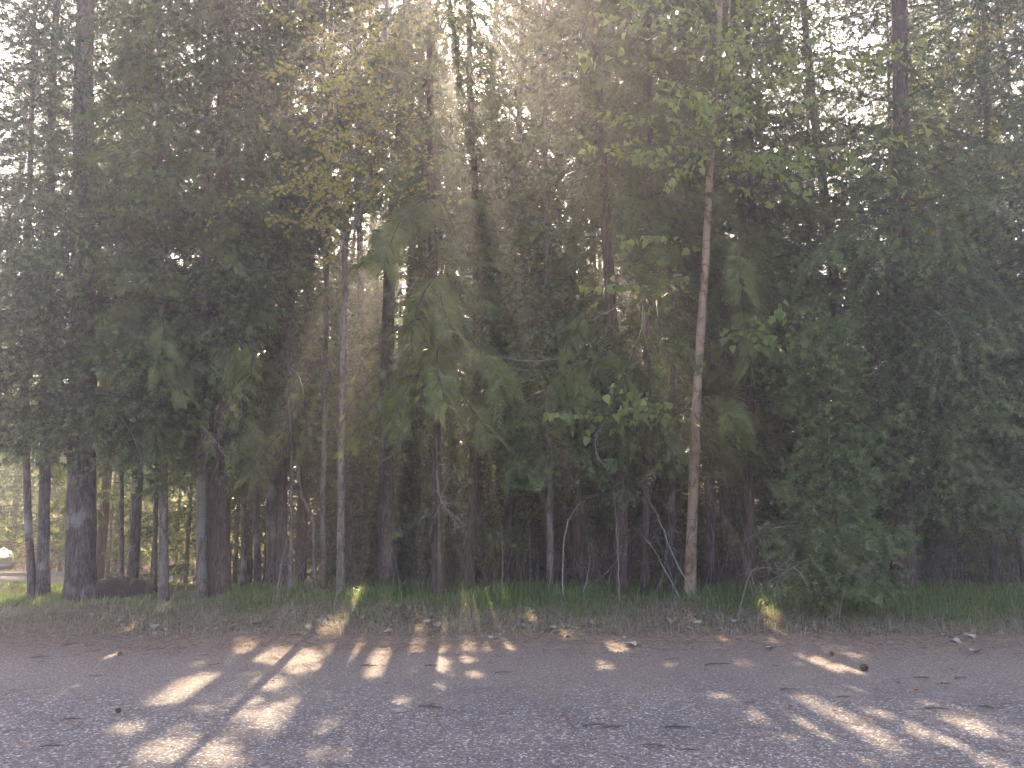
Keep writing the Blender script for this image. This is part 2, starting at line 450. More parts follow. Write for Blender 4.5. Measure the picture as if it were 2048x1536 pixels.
def cedar_bough(L, hi=True, droop=.55):
    fo, wd = MB(), MB()
    t = np.linspace(0, 1, 9)
    P = np.stack([L * (t - .12 * t * t), .04 * L * np.sin(t * 4 + U(0, 6)), L * (.16 * t - droop * t ** 2)], 1)
    wd.add(*tube(P, np.linspace(.008 * L + .002, .002, 9), 5, False))
    side = 1
    for s in np.arange(.10 * L, L * 1.02, .045 if hi else .065):
        base, _ = seg_interp(P, s); side = -side
        l = U(.18, .48) * (1 - .35 * s / L)
        d = unit([U(.35, .9), side * U(.3, .9), U(-.5, .15)])
        u = np.linspace(0, l, 7)[:, None]
        Q = base + d * u * .8 + np.array([0, 0, -.95]) * u ** 2 / l
        tg = unit(np.gradient(Q, axis=0))
        flat = unit(np.cross(tg[3], rng.normal(size=3) * .6 + np.array([0, side * .2, .5])))
        k = 11 if hi else 6
        uu = np.repeat(np.linspace(.08, .97, k), 2); sg = np.tile([1, -1], k)
        B = np.array([np.interp(uu, np.linspace(0, 1, 7), Q[:, c]) for c in range(3)]).T
        TT = unit(np.array([np.interp(uu, np.linspace(0, 1, 7), tg[:, c]) for c in range(3)]).T)
        ll = (.15 * (1 - uu) ** .7 + .03) * U(.8, 1.2, len(uu)) * (1.0 if hi else 1.15)
        D = unit(TT * .8 + flat * sg[:, None] * .62 + np.array([0, 0, -.16]))
        nrm = unit(np.cross(D, TT)); sdv = unit(np.cross(nrm, D))
        w = (.0048 if hi else .016)
        e = B + D * ll[:, None]
        mid = B + D * ll[:, None] * .4
        V = np.stack([B, mid + sdv * w, e, mid - sdv * w], 1).reshape(-1, 3)
        q = np.arange(len(uu))[:, None] * 4
        fo.add(V, np.concatenate([q + [0, 1, 2], q + [0, 2, 3]]))
        if hi:
            for f in (.25, .5, .75):
                for sg2 in (1, -1):
                    bb = B + D * (ll * f)[:, None]
                    dd = unit(D * .8 + sdv * sg2 * .6) * (ll * .34 * (1.2 - f))[:, None]
                    ws = unit(np.cross(dd, nrm)) * .0032
                    V = np.stack([bb - ws, bb + ws, bb + dd], 1).reshape(-1, 3)
                    fo.add(V, np.arange(len(V)).reshape(-1, 3))
        V, T = tube(Q[[0, 3, 6]], [.004, .0035, .002], 3, False); fo.add(V, T)
    return fo.arrays(), wd.arrays()[:2], P[-1]


LIB = {'fir_hi': [], 'fir_mid': [], 'fir_low': [], 'cedar_hi': [], 'cedar_mid': []}
for L in (.45, .7, 1.0, 1.4, 1.9, 2.4):
    for _ in range(2):
        LIB['fir_hi'].append((L, fir_bough(L, 60, .047, .0072, .16, .15, .72)))
        LIB['fir_mid'].append((L, fir_bough(L, 27, .050, .0140, .16, .15, .7)))
        LIB['fir_low'].append((L, fir_bough(L, 7, .065, .032, .17, .15)))
for L in (.6, .9, 1.3, 1.8):
    for _ in range(3):
        LIB['cedar_hi'].append((L, cedar_bough(L, True)))
        LIB['cedar_mid'].append((L, cedar_bough(L, False)))


def put(lib, p, yaw, pitch, L, fo, wd, roll=0.):
    cand = sorted(LIB[lib], key=lambda e: abs(e[0] - L))[:3]
    Lb, (f, w, end) = cand[rng.integers(len(cand))]
    s = np.clip(L / Lb, .7, 1.45)
    cy, sy, cp, sp_, cr, sr = math.cos(yaw), math.sin(yaw), math.cos(pitch), math.sin(pitch), math.cos(roll), math.sin(roll)
    Rz = np.array([[cy, -sy, 0], [sy, cy, 0], [0, 0, 1]])
    Ry = np.array([[cp, 0, -sp_], [0, 1, 0], [sp_, 0, cp]])
    Rx = np.array([[1, 0, 0], [0, cr, -sr], [0, sr, cr]])
    M = (Rz @ Ry @ Rx) * s
    fo.add(f[0] @ M.T + p, f[1], f[2]); wd.add(w[0] @ M.T + p, w[1])


def put_to(lib, p0, p1, fo, wd):
    """a bough that starts at p0 and whose tip hangs at p1"""
    d = p1 - p0; L = np.linalg.norm(d)
    end = sorted(LIB[lib], key=lambda e: abs(e[0] - L))[0][1][2]
    el = math.asin(np.clip(d[2] / L, -1, 1)) - math.atan2(end[2], math.hypot(end[0], end[1]))
    put(lib, p0, math.atan2(d[1], d[0]), el, L * 1.05, fo, wd, U(-.3, .3))


# ------------------------------------------------------------------ trees
def trunk_path(pts, H):
    """through the points seen in the picture, then straight on up to height H"""
    P = smooth_path(pts, 8)
    if P[-1, 2] < H:
        d = unit(P[-1] - P[max(0, len(P) - 10)]); d = unit(d + np.array([0, 0, .6]))
        k = np.linspace(0, (H - P[-1, 2]) / d[2], 14)[1:, None]
        P = np.concatenate([P, P[-1] + d * k])
    return P


def add_trunk(P, r, parent, bark, H, sides=12, flare=.25, rough=.05, twigs=None):
    P = P.copy()
    L = np.concatenate([[0], np.cumsum(np.linalg.norm(np.diff(P, axis=0), axis=1))])
    s = np.arange(0, L[-1], max(.1, r * .5))
    Q = np.stack([np.interp(s, L, P[:, k]) for k in range(3)], 1)
    z = Q[:, 2] - P[0, 2]
    rad = r * (np.clip(1 - .8 * z / H, .12, 1)) * (1 + flare * np.exp(-z / .22))
    Q[0, 2] -= .12
    rad = rad * (1 + .03 * np.sin(z * 3 + U(0, 6)))
    b = MB(); b.add(*tube(Q, rad, sides, True, rough))
    if twigs: dead_twigs(P, *twigs, b)
    return b.build('trunk', [bark, B_TWG], parent, smooth=True)


def pt_at(P, h):
    return np.array([np.interp(h, P[:, 2], P[:, k]) for k in range(3)])


def dead_twigs(P, z0, z1, n, b, ln=(.3, 1.1), rad=.006):
    for _ in range(n):
        p = pt_at(P, U(z0, z1)); a = U(0, 2 * np.pi); l = U(*ln)
        d = np.array([math.cos(a), math.sin(a), U(-.5, .25)])
        u = np.linspace(0, l, 6)[:, None]
        Q = p + d * u + np.array([0, 0, -.25]) * u ** 2 + rng.normal(size=(6, 3)) * .018
        b.add(*tube(Q, np.linspace(rad, .0015, 6), 4, False), 1)
        for _k in range(rng.integers(1, 5)):
            i = rng.integers(1, 5); dd = unit(d + rng.normal(size=3) * .7) * U(.08, .35)
            b.add(*tube(np.stack([Q[i], Q[i] + dd * .5 + rng.normal(size=3) * .01, Q[i] + dd + [0, 0, -.03]]), [.003, .002, .001], 3, False), 1)


def conifer(name, label, pts, r, H, h0, lib, L0, dens, bark, leaf, group=None, twigs=10, azs=None, boughs=(), top=None, pitch=.05, sides=12, taper=.55, seen=99, face=(-1.25, 1.25)):
    if H >= 10: H += 3.5; L0 *= 1.12
    base = np.array(pts[0], float); base[2] = float(gz(base[0], base[1]))
    if base[1] < 13.3 and H > 8: h0 = min(h0, 2.25)
    pts = [base] + [np.array(p, float) for p in pts[1:]]
    root = thing(name, label, 'tree', base, group)
    P = trunk_path(np.array(pts), H)
    add_trunk(P, r, root, bark, H, sides, twigs=(base[2] + .3, base[2] + max(h0 + .8, 1.5), twigs) if twigs else None)
    fo, wd = MB(), MB()
    h = base[2] + h0; az = U(0, 6.28)
    while h < base[2] + H:
        k = (h - base[2] - h0) / max(H - h0, .1)
        low = 1.0 if h - base[2] < seen else .62
        L = max(.4, L0 * (1 - taper * k) * U(.6, 1.15) * min(1, .7 + 1.6 * k))
        a = (az if azs is None else U(*azs))
        put(lib if low == 1 or lib.endswith('low') else lib.replace('hi', 'mid'), pt_at(P, h), a, U(-.12, .22) + pitch, L, fo, wd, U(-.3, .3))
        az += 2.4 + U(-.5, .5); h += U(.5, 1.5) / (dens * low * DENS)
    if face and base[1] < 13.3 and H > 9:                       # the open side towards the road carries the heaviest boughs
        h = base[2] + max(h0, 1.9) + .2
        while h < base[2] + 10.5:
            put(lib if 'low' not in lib else 'fir_mid', pt_at(P, h), -math.pi / 2 + U(*face), U(-.2, .12), L0 * U(.55, .95), fo, wd, U(-.35, .35)); h += U(.2, .55)
    if top: put(lib, P[-1] - [0, 0, .1], U(0, 6), R(80), top, fo, wd)
    if fo.n:
        fo.add(*wd.arrays()[:2], 1); fo.build('crown', [leaf, B_TWG, FIRT], root, gaps=True)
    for (lb, p0, p1, mt) in boughs:
        p1 = CAM + (np.array(p1) - CAM) * (1 - .3 / p1[1])
        f2, w2 = MB(), MB(); put_to(lb, np.array(p0), np.array(p1), f2, w2)
        f2.add(*w2.arrays()[:2], 1); f2.build('bough', [mt, B_TWG, FIRT], root, gaps=True)
    return root, P


def heart_leaf():
    V = np.array([(0, 0, 0), (.22, -.04, .05), (.42, .14, .10), (.40, .38, .09), (.22, .70, .05), (0, 1.05, -.03), (-.22, .70, .05), (-.40, .38, .09),
                  (-.42, .14, .10), (-.22, -.04, .05), (0, .35, 0)], float)
    T = [(10, i, i + 1) for i in range(0, 9)] + [(10, 9, 0)]
    return V, np.array(T)


def lobed_leaf():
    V = np.array([(0, 0, 0), (.25, .18, .04), (.62, .30, .0), (.34, .48, .05), (.42, .82, -.04), (.12, .66, .02), (0, 1.0, -.06), (-.12, .66, .02), (-.42, .82, -.04),
                  (-.34, .48, .05), (-.62, .30, .0), (-.25, .18, .04), (0, .42, .0)], float)
    T = [(12, i, i + 1) for i in range(0, 11)] + [(12, 11, 0)]
    return V, np.array(T)


HEART, LOBED = heart_leaf(), lobed_leaf()
OVAL = (np.array([(0, 0, 0), (.24, .35, .05), (.16, .75, .03), (0, 1, 0), (-.16, .75, .03), (-.24, .35, .05)], float), np.array([(0, 1, 5), (1, 2, 5), (2, 4, 5), (2, 3, 4)]))


def leaves(proto, pos, tip, nrm, size):
    V, T = proto
    y = unit(tip); x = unit(np.cross(y, nrm)); z = np.cross(x, y)
    W = (x[:, None] * V[None, :, 0:1] + y[:, None] * V[None, :, 1:2] + z[:, None] * V[None, :, 2:3]) * size[:, None, None] + pos[:, None]
    TT = T[None] + (np.arange(len(pos)) * len(V))[:, None, None]
    return W.reshape(-1, 3), TT.reshape(-1, 3)


def leafy(Q, fo, wd, proto, size, gap, r0=.006, hang=.06, twig=.25, twigp=.35, skip=.15):
    """leaves on short stalks along a branch path, some on short side twigs"""
    Q = np.asarray(Q, float)
    wd.add(*tube(Q, np.linspace(r0, .0015, len(Q)), 4, False))
    _, L = seg_interp(Q, 0)
    pos, tip, nr, sz = [], [], [], []
    def one(p, fwd):
        h = np.array([U(-1, 1), U(-1, .6), 0]) * .5
        st = p + (unit(h + fwd * .5) * U(.3, 1) + [0, 0, -U(.2, .8)]) * hang
        wd.add(*tube(np.stack([p, (p + st) / 2 + [0, 0, .004], st]), [.0012] * 3, 3, False))
        pos.append(st); tip.append(unit(np.array([U(-.6, .6), U(-.6, .5), -U(.35, 1.1)]) + fwd * .3))
        nr.append(unit(np.array([U(-.8, .8), -U(.1, 1), U(.1, 1.0)]))); sz.append(size * U(.65, 1.15))
    s = skip * L
    while s < L:
        p, _ = seg_interp(Q, s); q, _ = seg_interp(Q, min(L, s + .02)); f = unit(q - p + 1e-6)
        one(p, f)
        if U(0, 1) < twigp:
            d = unit(f * .5 + rng.normal(size=3) * .6 + [0, -.1, 0]); tl = twig * U(.4, 1.2)
            tw = np.stack([p + d * k * tl + np.array([0, 0, -.25]) * (k * tl) ** 2 * 2 for k in np.linspace(0, 1, 4)])
            wd.add(*tube(tw, [.003, .0025, .002, .001], 3, False))
            for k in np.arange(.3, 1.01, gap / max(tl, .05)): one(seg_interp(tw, k * tl)[0], d)
        s += gap * U(.6, 1.4)
    one(Q[-1], unit(Q[-1] - Q[-2]))
    fo.add(*leaves(proto, np.array(pos), np.array(tip), np.array(nr), np.array(sz)))


def deciduous(name, label, path, r, H, bark, leafm, proto, size, gap, branches, rnd, parent_group=None, rl=(.8, 1.8), r0=.011, twigp=.4, rside=None):
    base = np.array(path[0], float); base[2] = float(gz(base[0], base[1]))
    root = thing(name, label, 'tree', base, parent_group)
    P = trunk_path(np.array([base] + [np.array(p) for p in path[1:]]), H)
    add_trunk(P, r, root, bark, H, 12, .15, .03)
    fo, wd = MB(), MB()
    for Q in branches: leafy(smooth_path(Q, 6), fo, wd, proto, size, gap, r0, twigp=twigp)
    z0, z1, n = rnd
    for _ in range(n):
        h = U(z0, z1); p = pt_at(P, h); a = U(0, 2 * np.pi) if rside is None else U(*rside)
        l = U(*rl) * (1 - .4 * max(0, (h - 6) / 10))
        d = np.array([math.cos(a), math.sin(a), U(.0, .7)])
        u = np.linspace(0, l, 7)[:, None]
        Q = p + d * u + np.array([0, 0, -.22]) * u ** 2 + np.cumsum(rng.normal(size=(7, 3)) * .02, 0)
        leafy(Q, fo, wd, proto, size, gap, r0 * .8, twigp=twigp)
    fo.add(*wd.arrays()[:2], 1); fo.build('crown', [leafm, bark if bark is not B_BIR else B_TWG], root, gaps=True)
    return root, P


FY = 11.5
DENS = 2.0
T = lambda *a, Y=FY: [at(px, py, Y) for px, py in a]
NEARG = 'conifer trunks along the edge of the wood'

# left group --------------------------------------------------------------
conifer('conifer_tree', 'very thin leaning trunk, leftmost at the lawn edge', T((66, 1190), (57, 1050), (52, 880), (50, 700)), .055, 11, 3.2, 'fir_mid', 1.3, 3.2, B_FIR, FIR, NEARG, 8)
conifer('conifer_tree', 'straight slim dark trunk between the leftmost thin trunk and the thick fir', T((86, 1192), (89, 1000), (95, 700), (104, 200)), .082, 14, 2.6, 'fir_mid', 1.9, 3.8, B_FIR, FIR, NEARG, 10)
big, bigP = conifer('fir_tree', 'thickest fir on the left with plated grey brown bark beside the soil mound',
    T((160, 1197), (164, 950), (166, 700), (168, 100)), .205, 17, 2.5, 'fir_mid', 2.4, 4.6, B_FIR, FIR, None, 14, sides=32,
    boughs=[('fir_hi', at(166, 640, FY), at(60, 760, 10.2), FIR), ('fir_hi', at(166, 600, FY), at(330, 720, 10.3), FIR), ('fir_hi', at(165, 800, FY), at(130, 930, 10.1), FIR),
            ('fir_hi', at(165, 760, FY), at(290, 960, 10.0), FIR), ('fir_hi', at(166, 500, FY), at(20, 600, 10), FIR), ('fir_hi', at(166, 420, FY), at(280, 560, 9.9), FIR)])
conifer('conifer_tree', 'pole thin dark trunk rising behind the soil mound', T((243, 1172), (243, 950), (240, 600), Y=14), .042, 12, 3.0, 'fir_mid', 1.4, 4.5, B_FIR, FIR, NEARG, 8)
conifer('conifer_tree', 'dark trunk leaning right behind the right end of the soil mound', T((264, 1176), (275, 960), (290, 500), (300, 100), Y=13.5), .095, 15, 2.6, 'fir_mid', 2.0, 3.8, B_FIR, FIR, NEARG, 9)
conifer('conifer_tree', 'thinnest dark trunk just left of the pale slim trunk right of the mound', T((309, 1182), (312, 960), (318, 500), Y=13), .034, 10, 3, 'fir_mid', 1.2, 4, B_FIR, FIR, NEARG, 6)
conifer('cedar_tree', 'pale slim trunk standing in the grass just right of the soil mound', T((327, 1202), (327, 980), (322, 600), (318, 100), Y=11.2), .066, 13, 2.4, 'cedar_mid', 1.3, 6, B_GRY, CED, NEARG, 9,
    boughs=[('cedar_hi', at(322, 640, 11.2), at(300, 740, 10.2), CED_LIT), ('cedar_hi', at(322, 690, 11.2), at(365, 800, 10.4), CED_LIT)])
conifer('cedar_tree', 'pale slim trunk pressed against the left side of the paired brown trunk', T((404, 1195), (404, 980), (410, 600), (415, 200), Y=11.4), .078, 14, 2.3, 'fir_mid', 1.7, 5.5, B_GRY, FIR, NEARG, 12)
conifer('cedar_tree', 'broad stringy barked trunk near the left third, bare and dark higher up', T((436, 1196), (438, 960), (446, 600), (452, 0), Y=11.7), .175, 17, 1.9, 'cedar_mid', 1.5, 4.2, B_RED, CED, None, 16, sides=24,
    boughs=[('cedar_hi', at(440, 690, 11.5), at(430, 850, 10.1), CED_LIT), ('cedar_hi', at(440, 680, 11.5), at(505, 840, 10.0), CED_LIT), ('cedar_hi', at(442, 700, 11.5), at(555, 800, 10.2), CED_LIT),
            ('cedar_hi', at(438, 740, 11.5), at(470, 890, 10.2), CED_LIT), ('fir_hi', at(438, 880, 11.5), at(380, 960, 10.2), FIR), ('fir_hi', at(438, 870, 11.5), at(500, 965, 10.3), FIR)])
conifer('conifer_tree', 'dark slender trunk right of the broad stringy trunk', T((487, 1184), (487, 900), (490, 500), Y=13), .045, 12, 2.4, 'fir_mid', 1.3, 4.5, B_FIR, FIR, NEARG, 9)
conifer('conifer_tree', 'dim dark trunk fourth from the broad stringy one, tilted slightly left', T((515, 1190), (510, 900), (505, 500), Y=12.6), .06, 12, 2.2, 'fir_mid', 1.4, 4.5, B_FIR, FIR, NEARG, 9)
conifer('conifer_tree', 'near black trunk left of a reddish twin in the shaded gap', T((543, 1188), (543, 900), (543, 400), Y=12.6), .092, 14, 2.2, 'fir_mid', 1.8, 5, B_FIR, FIR, NEARG, 9)
conifer('cedar_tree', 'reddish dark trunk right of its near black twin in the shaded gap', T((564, 1192), (564, 900), (566, 400), Y=12.3), .088, 14, 2.0, 'cedar_mid', 1.3, 5, B_RED, CED, NEARG, 9,
    boughs=[('cedar_hi', at(566, 740, 12.3), at(590, 900, 10.6), CED_LIT), ('cedar_hi', at(566, 860, 12.3), at(540, 970, 10.8), CED_LIT)])
conifer('conifer_tree', 'finger thin pale stem beside the reddish dark trunk', T((580, 1196), (583, 1050), (582, 900), (575, 700), Y=11.6), .028, 6.5, 3.2, 'fir_mid', .9, 4, B_GRY, FIR, NEARG, 6)
conifer('conifer_tree', 'crooked S shaped slender stem between two pale trunks', T((634, 1182), (628, 1130), (627, 1050), (617, 1020), (602, 985), (592, 900), Y=12), .032, 6, 3, 'fir_mid', .9, 4, B_GRY, FIR, None, 6)
conifer('conifer_tree', 'slim grey trunk directly left of the forked maple', T((645, 1184), (646, 1000), (650, 800), (655, 400), Y=12.2), .05, 11, 2.2, 'fir_mid', 1.2, 4.5, B_GRY, FIR, NEARG, 7)

# maple with bent trunk -----------------------------------------------------
mp = T((681, 1196), (683, 960), (687, 700), (690, 560), (693, 475), (722, 420), (742, 340), (756, 250), (766, 150), (772, 20), Y=11.3)
mbr = []
for (a, b, c) in [((690, 520), (560, 300), 10.0), ((700, 460), (620, 250), 9.6), ((693, 480), (540, 430), 10.4), ((722, 420), (640, 330), 10.2), ((742, 340), (700, 120), 9.8), ((742, 330), (820, 200), 10.2),
                  ((756, 250), (640, 60), 9.6), ((756, 250), (560, 130), 9.5), ((766, 150), (680, -60), 9.6), ((766, 150), (860, 20), 10), ((735, 380), (520, 230), 9.7), ((690, 560), (600, 420), 10.2),
                  ((722, 420), (820, 340), 10.4), ((742, 330), (500, 90), 9.6), ((756, 240), (500, -20), 9.7), ((756, 240), (740, 0), 9.3), ((756, 240), (620, 160), 9.2), ((720, 420), (560, 380), 9.6)]:
    p0, p1 = at(*a, 11.3), at(*b, c)
    mbr.append([p0, p0 * .55 + p1 * .45 + [U(-.2, .2), U(-.2, .2), U(.05, .3)], p1])
    for _ in range(2):
        q = p0 * .45 + p1 * .55 + [0, 0, .12]; e = q + np.array([U(-.9, .9), U(-.7, .4), U(-.1, .7)])
        mbr.append([q, (q + e) / 2 + [0, 0, .1], e])
deciduous('maple_tree', 'slender grey trunk bending right halfway up, hung with small golden young leaves', mp, .062, 14, B_GRY, MAP, LOBED, .07, .055, mbr, (6.0, 13, 55), rl=(.8, 2.2), twigp=.75)

# centre --------------------------------------------------------------------
cbo = [('cedar_hi', (868, 700), (730, 850), 9.9), ('cedar_hi', (868, 720), (790, 900), 9.7), ('cedar_hi', (868, 715), (840, 880), 9.5), ('cedar_hi', (868, 690), (985, 790), 10.0), ('cedar_hi', (868, 700), (900, 830), 9.8),
       ('cedar_hi', (868, 560), (830, 690), 10.2), ('cedar_hi', (868, 600), (905, 670), 10.3), ('cedar_hi', (868, 640), (720, 780), 10.4), ('cedar_hi', (866, 400), (815, 540), 10.4), ('cedar_hi', (868, 760), (960, 880), 10.4),
       ('cedar_hi', (868, 760), (690, 880), 10.3)]
conifer('cedar_tree', 'central cedar with straight hazy trunk and low arching yellow green fans', T((876, 1197), (874, 950), (868, 650), (862, 300), (856, 0)), .085, 15, 2.6, 'cedar_mid', 1.4, 5.5, B_RED, CED, None, 10,
    boughs=[(a, at(*b, FY), at(*c, y - .3), CED_LIT) for a, b, c, y in cbo])
conifer('fir_tree', 'fir with drooping tufted boughs low in the centre, its slim trunk in deep shade', T((1100, 1200), (1100, 1000), (1095, 700), (1090, 300), Y=12.0), .055, 13, 2.4, 'fir_mid', 1.6, 5, B_GRY, FIR, None, 8,
    boughs=[('fir_hi', at(1098, 800, 12), at(1010, 970, 10.2), FIRY), ('fir_hi', at(1098, 820, 12), at(1080, 960, 10.0), FIRY), ('fir_hi', at(1098, 850, 12), at(1150, 930, 10.2), FIR),
            ('fir_hi', at(1098, 780, 12), at(960, 870, 10.4), FIR), ('fir_hi', at(1098, 790, 12), at(1040, 850, 9.9), FIRY), ('fir_hi', at(1098, 700, 12), at(1000, 760, 10.6), FIR)])
conifer('fir_tree', 'little fir with drooping ragged boughs low in front of the central cedar', T((880, 1198), (878, 1050), (874, 930), Y=11.2), .03, 3.0, 1.05, 'fir_hi', .85, 4, B_GRY, FIR, None, 8,
    boughs=[('fir_hi', at(876, 930, 11.2), at(920, 960, 10.4), FIRY), ('fir_hi', at(876, 920, 11.2), at(840, 965, 10.5), FIRY), ('fir_hi', at(878, 1000, 11.2), at(1000, 1080, 10.3), FIR),
            ('fir_hi', at(878, 1010, 11.2), at(960, 1110, 10.3), FIR), ('fir_hi', at(878, 1030, 11.2), at(800, 1070, 10.5), FIR)])
conifer('cedar_tree', 'stout reddish trunk left of its thinner twin, right of centre', T((1243, 1208), (1240, 950), (1215, 500), (1195, 150), Y=11.6), .105, 16, 2.1, 'cedar_mid', 1.5, 4.6, B_RED, CED, NEARG, 14,
    boughs=[('cedar_hi', at(1230, 720, 11.5), at(1110, 800, 10.4), CED_LIT), ('cedar_hi', at(1230, 700, 11.5), at(1150, 830, 10.3), CED_LIT), ('fir_hi', at(1240, 940, 11.5), at(1180, 960, 10.6), FIRY), ('fir_hi', at(1240, 930, 11.5), at(1290, 1010, 10.7), FIRY),
            ('cedar_hi', at(1225, 600, 11.5), at(1130, 700, 10.6), CED_LIT)])
conifer('cedar_tree', 'thinner reddish trunk right of its stout twin with a long arched cedar bough', T((1290, 1204), (1293, 980), (1296, 700), (1300, 300), Y=11.9), .07, 14, 2.2, 'cedar_mid', 1.5, 5, B_RED, CED, NEARG, 12,
    boughs=[('cedar_hi', at(1296, 600, 11.9), at(1270, 780, 10.4), CED_LIT), ('cedar_hi', at(1296, 600, 11.9), at(1345, 760, 10.5), CED_LIT), ('cedar_hi', at(1296, 590, 11.9), at(1300, 720, 10.2), CED_LIT), ('cedar_hi', at(1294, 850, 11.9), at(1340, 930, 10.6), CED_LIT),
            ('cedar_hi', at(1294, 840, 11.9), at(1260, 900, 10.6), CED_LIT)])
conifer('conifer_tree', 'dim trunk in the shade between the thinner reddish trunk and the tan one', T((1343, 1196), (1345, 950), (1348, 500), Y=12.6), .062, 13, 2.2, 'cedar_mid', 1.4, 5, B_FIR, CED, NEARG, 10,
    boughs=[('cedar_hi', at(1346, 840, 12.6), at(1420, 920, 10.4), CED_LIT), ('cedar_hi', at(1346, 840, 12.6), at(1470, 880, 10.2), CED_LIT), ('cedar_hi', at(1346, 830, 12.6), at(1510, 850, 10.0), CED_LIT), ('cedar_hi', at(1346, 850, 12.6), at(1380, 930, 10.3), CED_LIT)])

# tan barked heart-leaved tree ----------------------------------------------
bp = T((1380, 1205), (1386, 1000), (1396, 750), (1410, 540), (1420, 340), (1434, 130), (1442, -20), Y=11.3)
bbr = []
def br(a, mids, c, Ye, Y0=11.3):
    pts = [at(*a, Y0)]
    n = len(mids) + 1
    for i, q in enumerate(mids): pts.append(at(*q, Y0 + (Ye - Y0) * (i + 1) / n))
    pts.append(at(*c, Ye)); bbr.append(pts)
br((1418, 380), [(1520, 330), (1620, 322), (1730, 325)], (1800, 370), 9.6)
br((1420, 350), [(1560, 300), (1680, 290)], (1880, 255), 9.4)
br((1430, 220), [(1560, 160), (1690, 120)], (1840, 75), 9.2)
br((1432, 180), [(1560, 130), (1700, 100)], (1850, 110), 9.3)
br((1434, 140), [(1540, 60), (1620, 10)], (1700, -30), 9.5)
br((1430, 200), [(1500, 150)], (1640, 60), 9.2)
br((1425, 300), [(1340, 230), (1280, 230)], (1200, 225), 9.8)
br((1425, 300), [(1350, 290)], (1260, 310), 9.7)
br((1430, 200), [(1330, 150), (1260, 120)], (1170, 100), 9.6)
br((1436, 100), [(1320, 60), (1260, 40)], (1190, 20), 9.4)
br((1436, 100), [(1390, 30)], (1300, -10), 9.2)
br((1428, 240), [(1380, 200)], (1320, 190), 9.3)
br((1428, 250), [(1480, 240), (1540, 230)], (1620, 190), 9.5)
br((1424, 320), [(1470, 300), (1540, 330)], (1620, 390), 9.7)
br((1422, 330), [(1400, 300)], (1330, 370), 9.9)
br((1400, 690), [(1500, 655), (1560, 690)], (1600, 672), 10)
br((1404, 640), [(1480, 660), (1530, 640)], (1565, 600), 10)
br((1410, 540), [(1330, 560), (1260, 570)], (1170, 570), 9.9)
br((1410, 520), [(1320, 470)], (1245, 480), 10)
br((1392, 830), [(1300, 835), (1200, 830)], (1100, 822), 9.8)
br((1392, 830), [(1310, 800), (1250, 780)], (1235, 740), 9.6)
br((1392, 830), [(1300, 815), (1255, 810)], (1210, 790), 9.6)
br((1392, 835), [(1330, 825)], (1262, 828), 9.7)
br((1438, 60), [(1500, 0), (1560, -40)], (1640, -90), 9.4)
br((1434, 150), [(1470, 90)], (1520, 30), 9.1)
br((1420, 350), [(1480, 370), (1540, 400)], (1600, 360), 9.8)
for k in range(14):
    a = (1418 + U(0, 18), U(20, 380)); e = (a[0] + U(-270, 330), a[1] + U(-130, 30)); br(a, [((a[0] + e[0]) / 2, (a[1] + e[1]) / 2 - U(0, 40))], e, U(9.0, 10.6))
deciduous('heart_leaved_tree', 'tan smooth barked slender tree right of centre with large bright heart shaped leaves', bp, .083, 14, B_BIR, BIR, HEART, .12, .09, bbr, (7.0, 13.5, 45), rl=(.9, 2.3), twigp=.6)

# right group -----------------------------------------------------------------
conifer('conifer_tree', 'dark trunk just right of the tan heart leaved tree', T((1420, 1190), (1422, 950), (1426, 500), Y=13.2), .075, 14, 2.0, 'fir_mid', 1.6, 5, B_FIR, FIR, NEARG, 10)
conifer('cedar_tree', 'hidden cedar whose fans hang between the tan tree and the young fir', T((1500, 1196), (1500, 900), (1502, 400), Y=12.6), .08, 15, 2.0, 'cedar_mid', 1.6, 5.2, B_RED, CED, NEARG, 8,
    boughs=[('cedar_hi', at(1500, 560, 12.6), at(1480, 740, 10.8), CED_LIT), ('cedar_hi', at(1500, 600, 12.6), at(1540, 770, 10.8), CED_LIT), ('cedar_hi', at(1500, 480, 12.6), at(1500, 600, 10.7), CED_LIT)])
yf, yP = conifer('young_fir', 'young fir with upright spire tip and feathery tiered boughs down to the grass', [at(1672, 1215, 9.9), at(1660, 960, 9.75), at(1652, 760, 9.55), at(1651, 650, 9.5)], .035, 3.72, .22, 'fir_hi', 1.15, 17, B_GRY, FIRY, None, 0, top=.45, pitch=.28, taper=.86,
    boughs=[('fir_hi', at(1652, 790, 9.6), at(1650, 640, 9.5), FIRY), ('fir_hi', at(1652, 790, 9.6), at(1651, 690, 9.5), FIRY), ('fir_hi', at(1654, 760, 9.6), at(1610, 690, 9.3), FIRY), ('fir_hi', at(1660, 930, 9.85), at(1800, 815, 9.5), FIRY), ('fir_hi', at(1662, 1020, 9.9), at(1800, 930, 9.4), FIRY), ('fir_hi', at(1656, 800, 9.8), at(1700, 700, 9.6), FIRY), ('fir_hi', at(1656, 820, 9.8), at(1545, 705, 9.6), FIRY),
            ('fir_hi', at(1664, 1060, 9.9), at(1500, 1080, 9.3), FIRY), ('fir_hi', at(1668, 1110, 9.9), at(1530, 1170, 9.0), FIRY), ('fir_hi', at(1668, 1120, 9.9), at(1740, 1190, 9.0), FIRY), ('fir_hi', at(1664, 1050, 9.9), at(1780, 1100, 9.2), FIRY)])
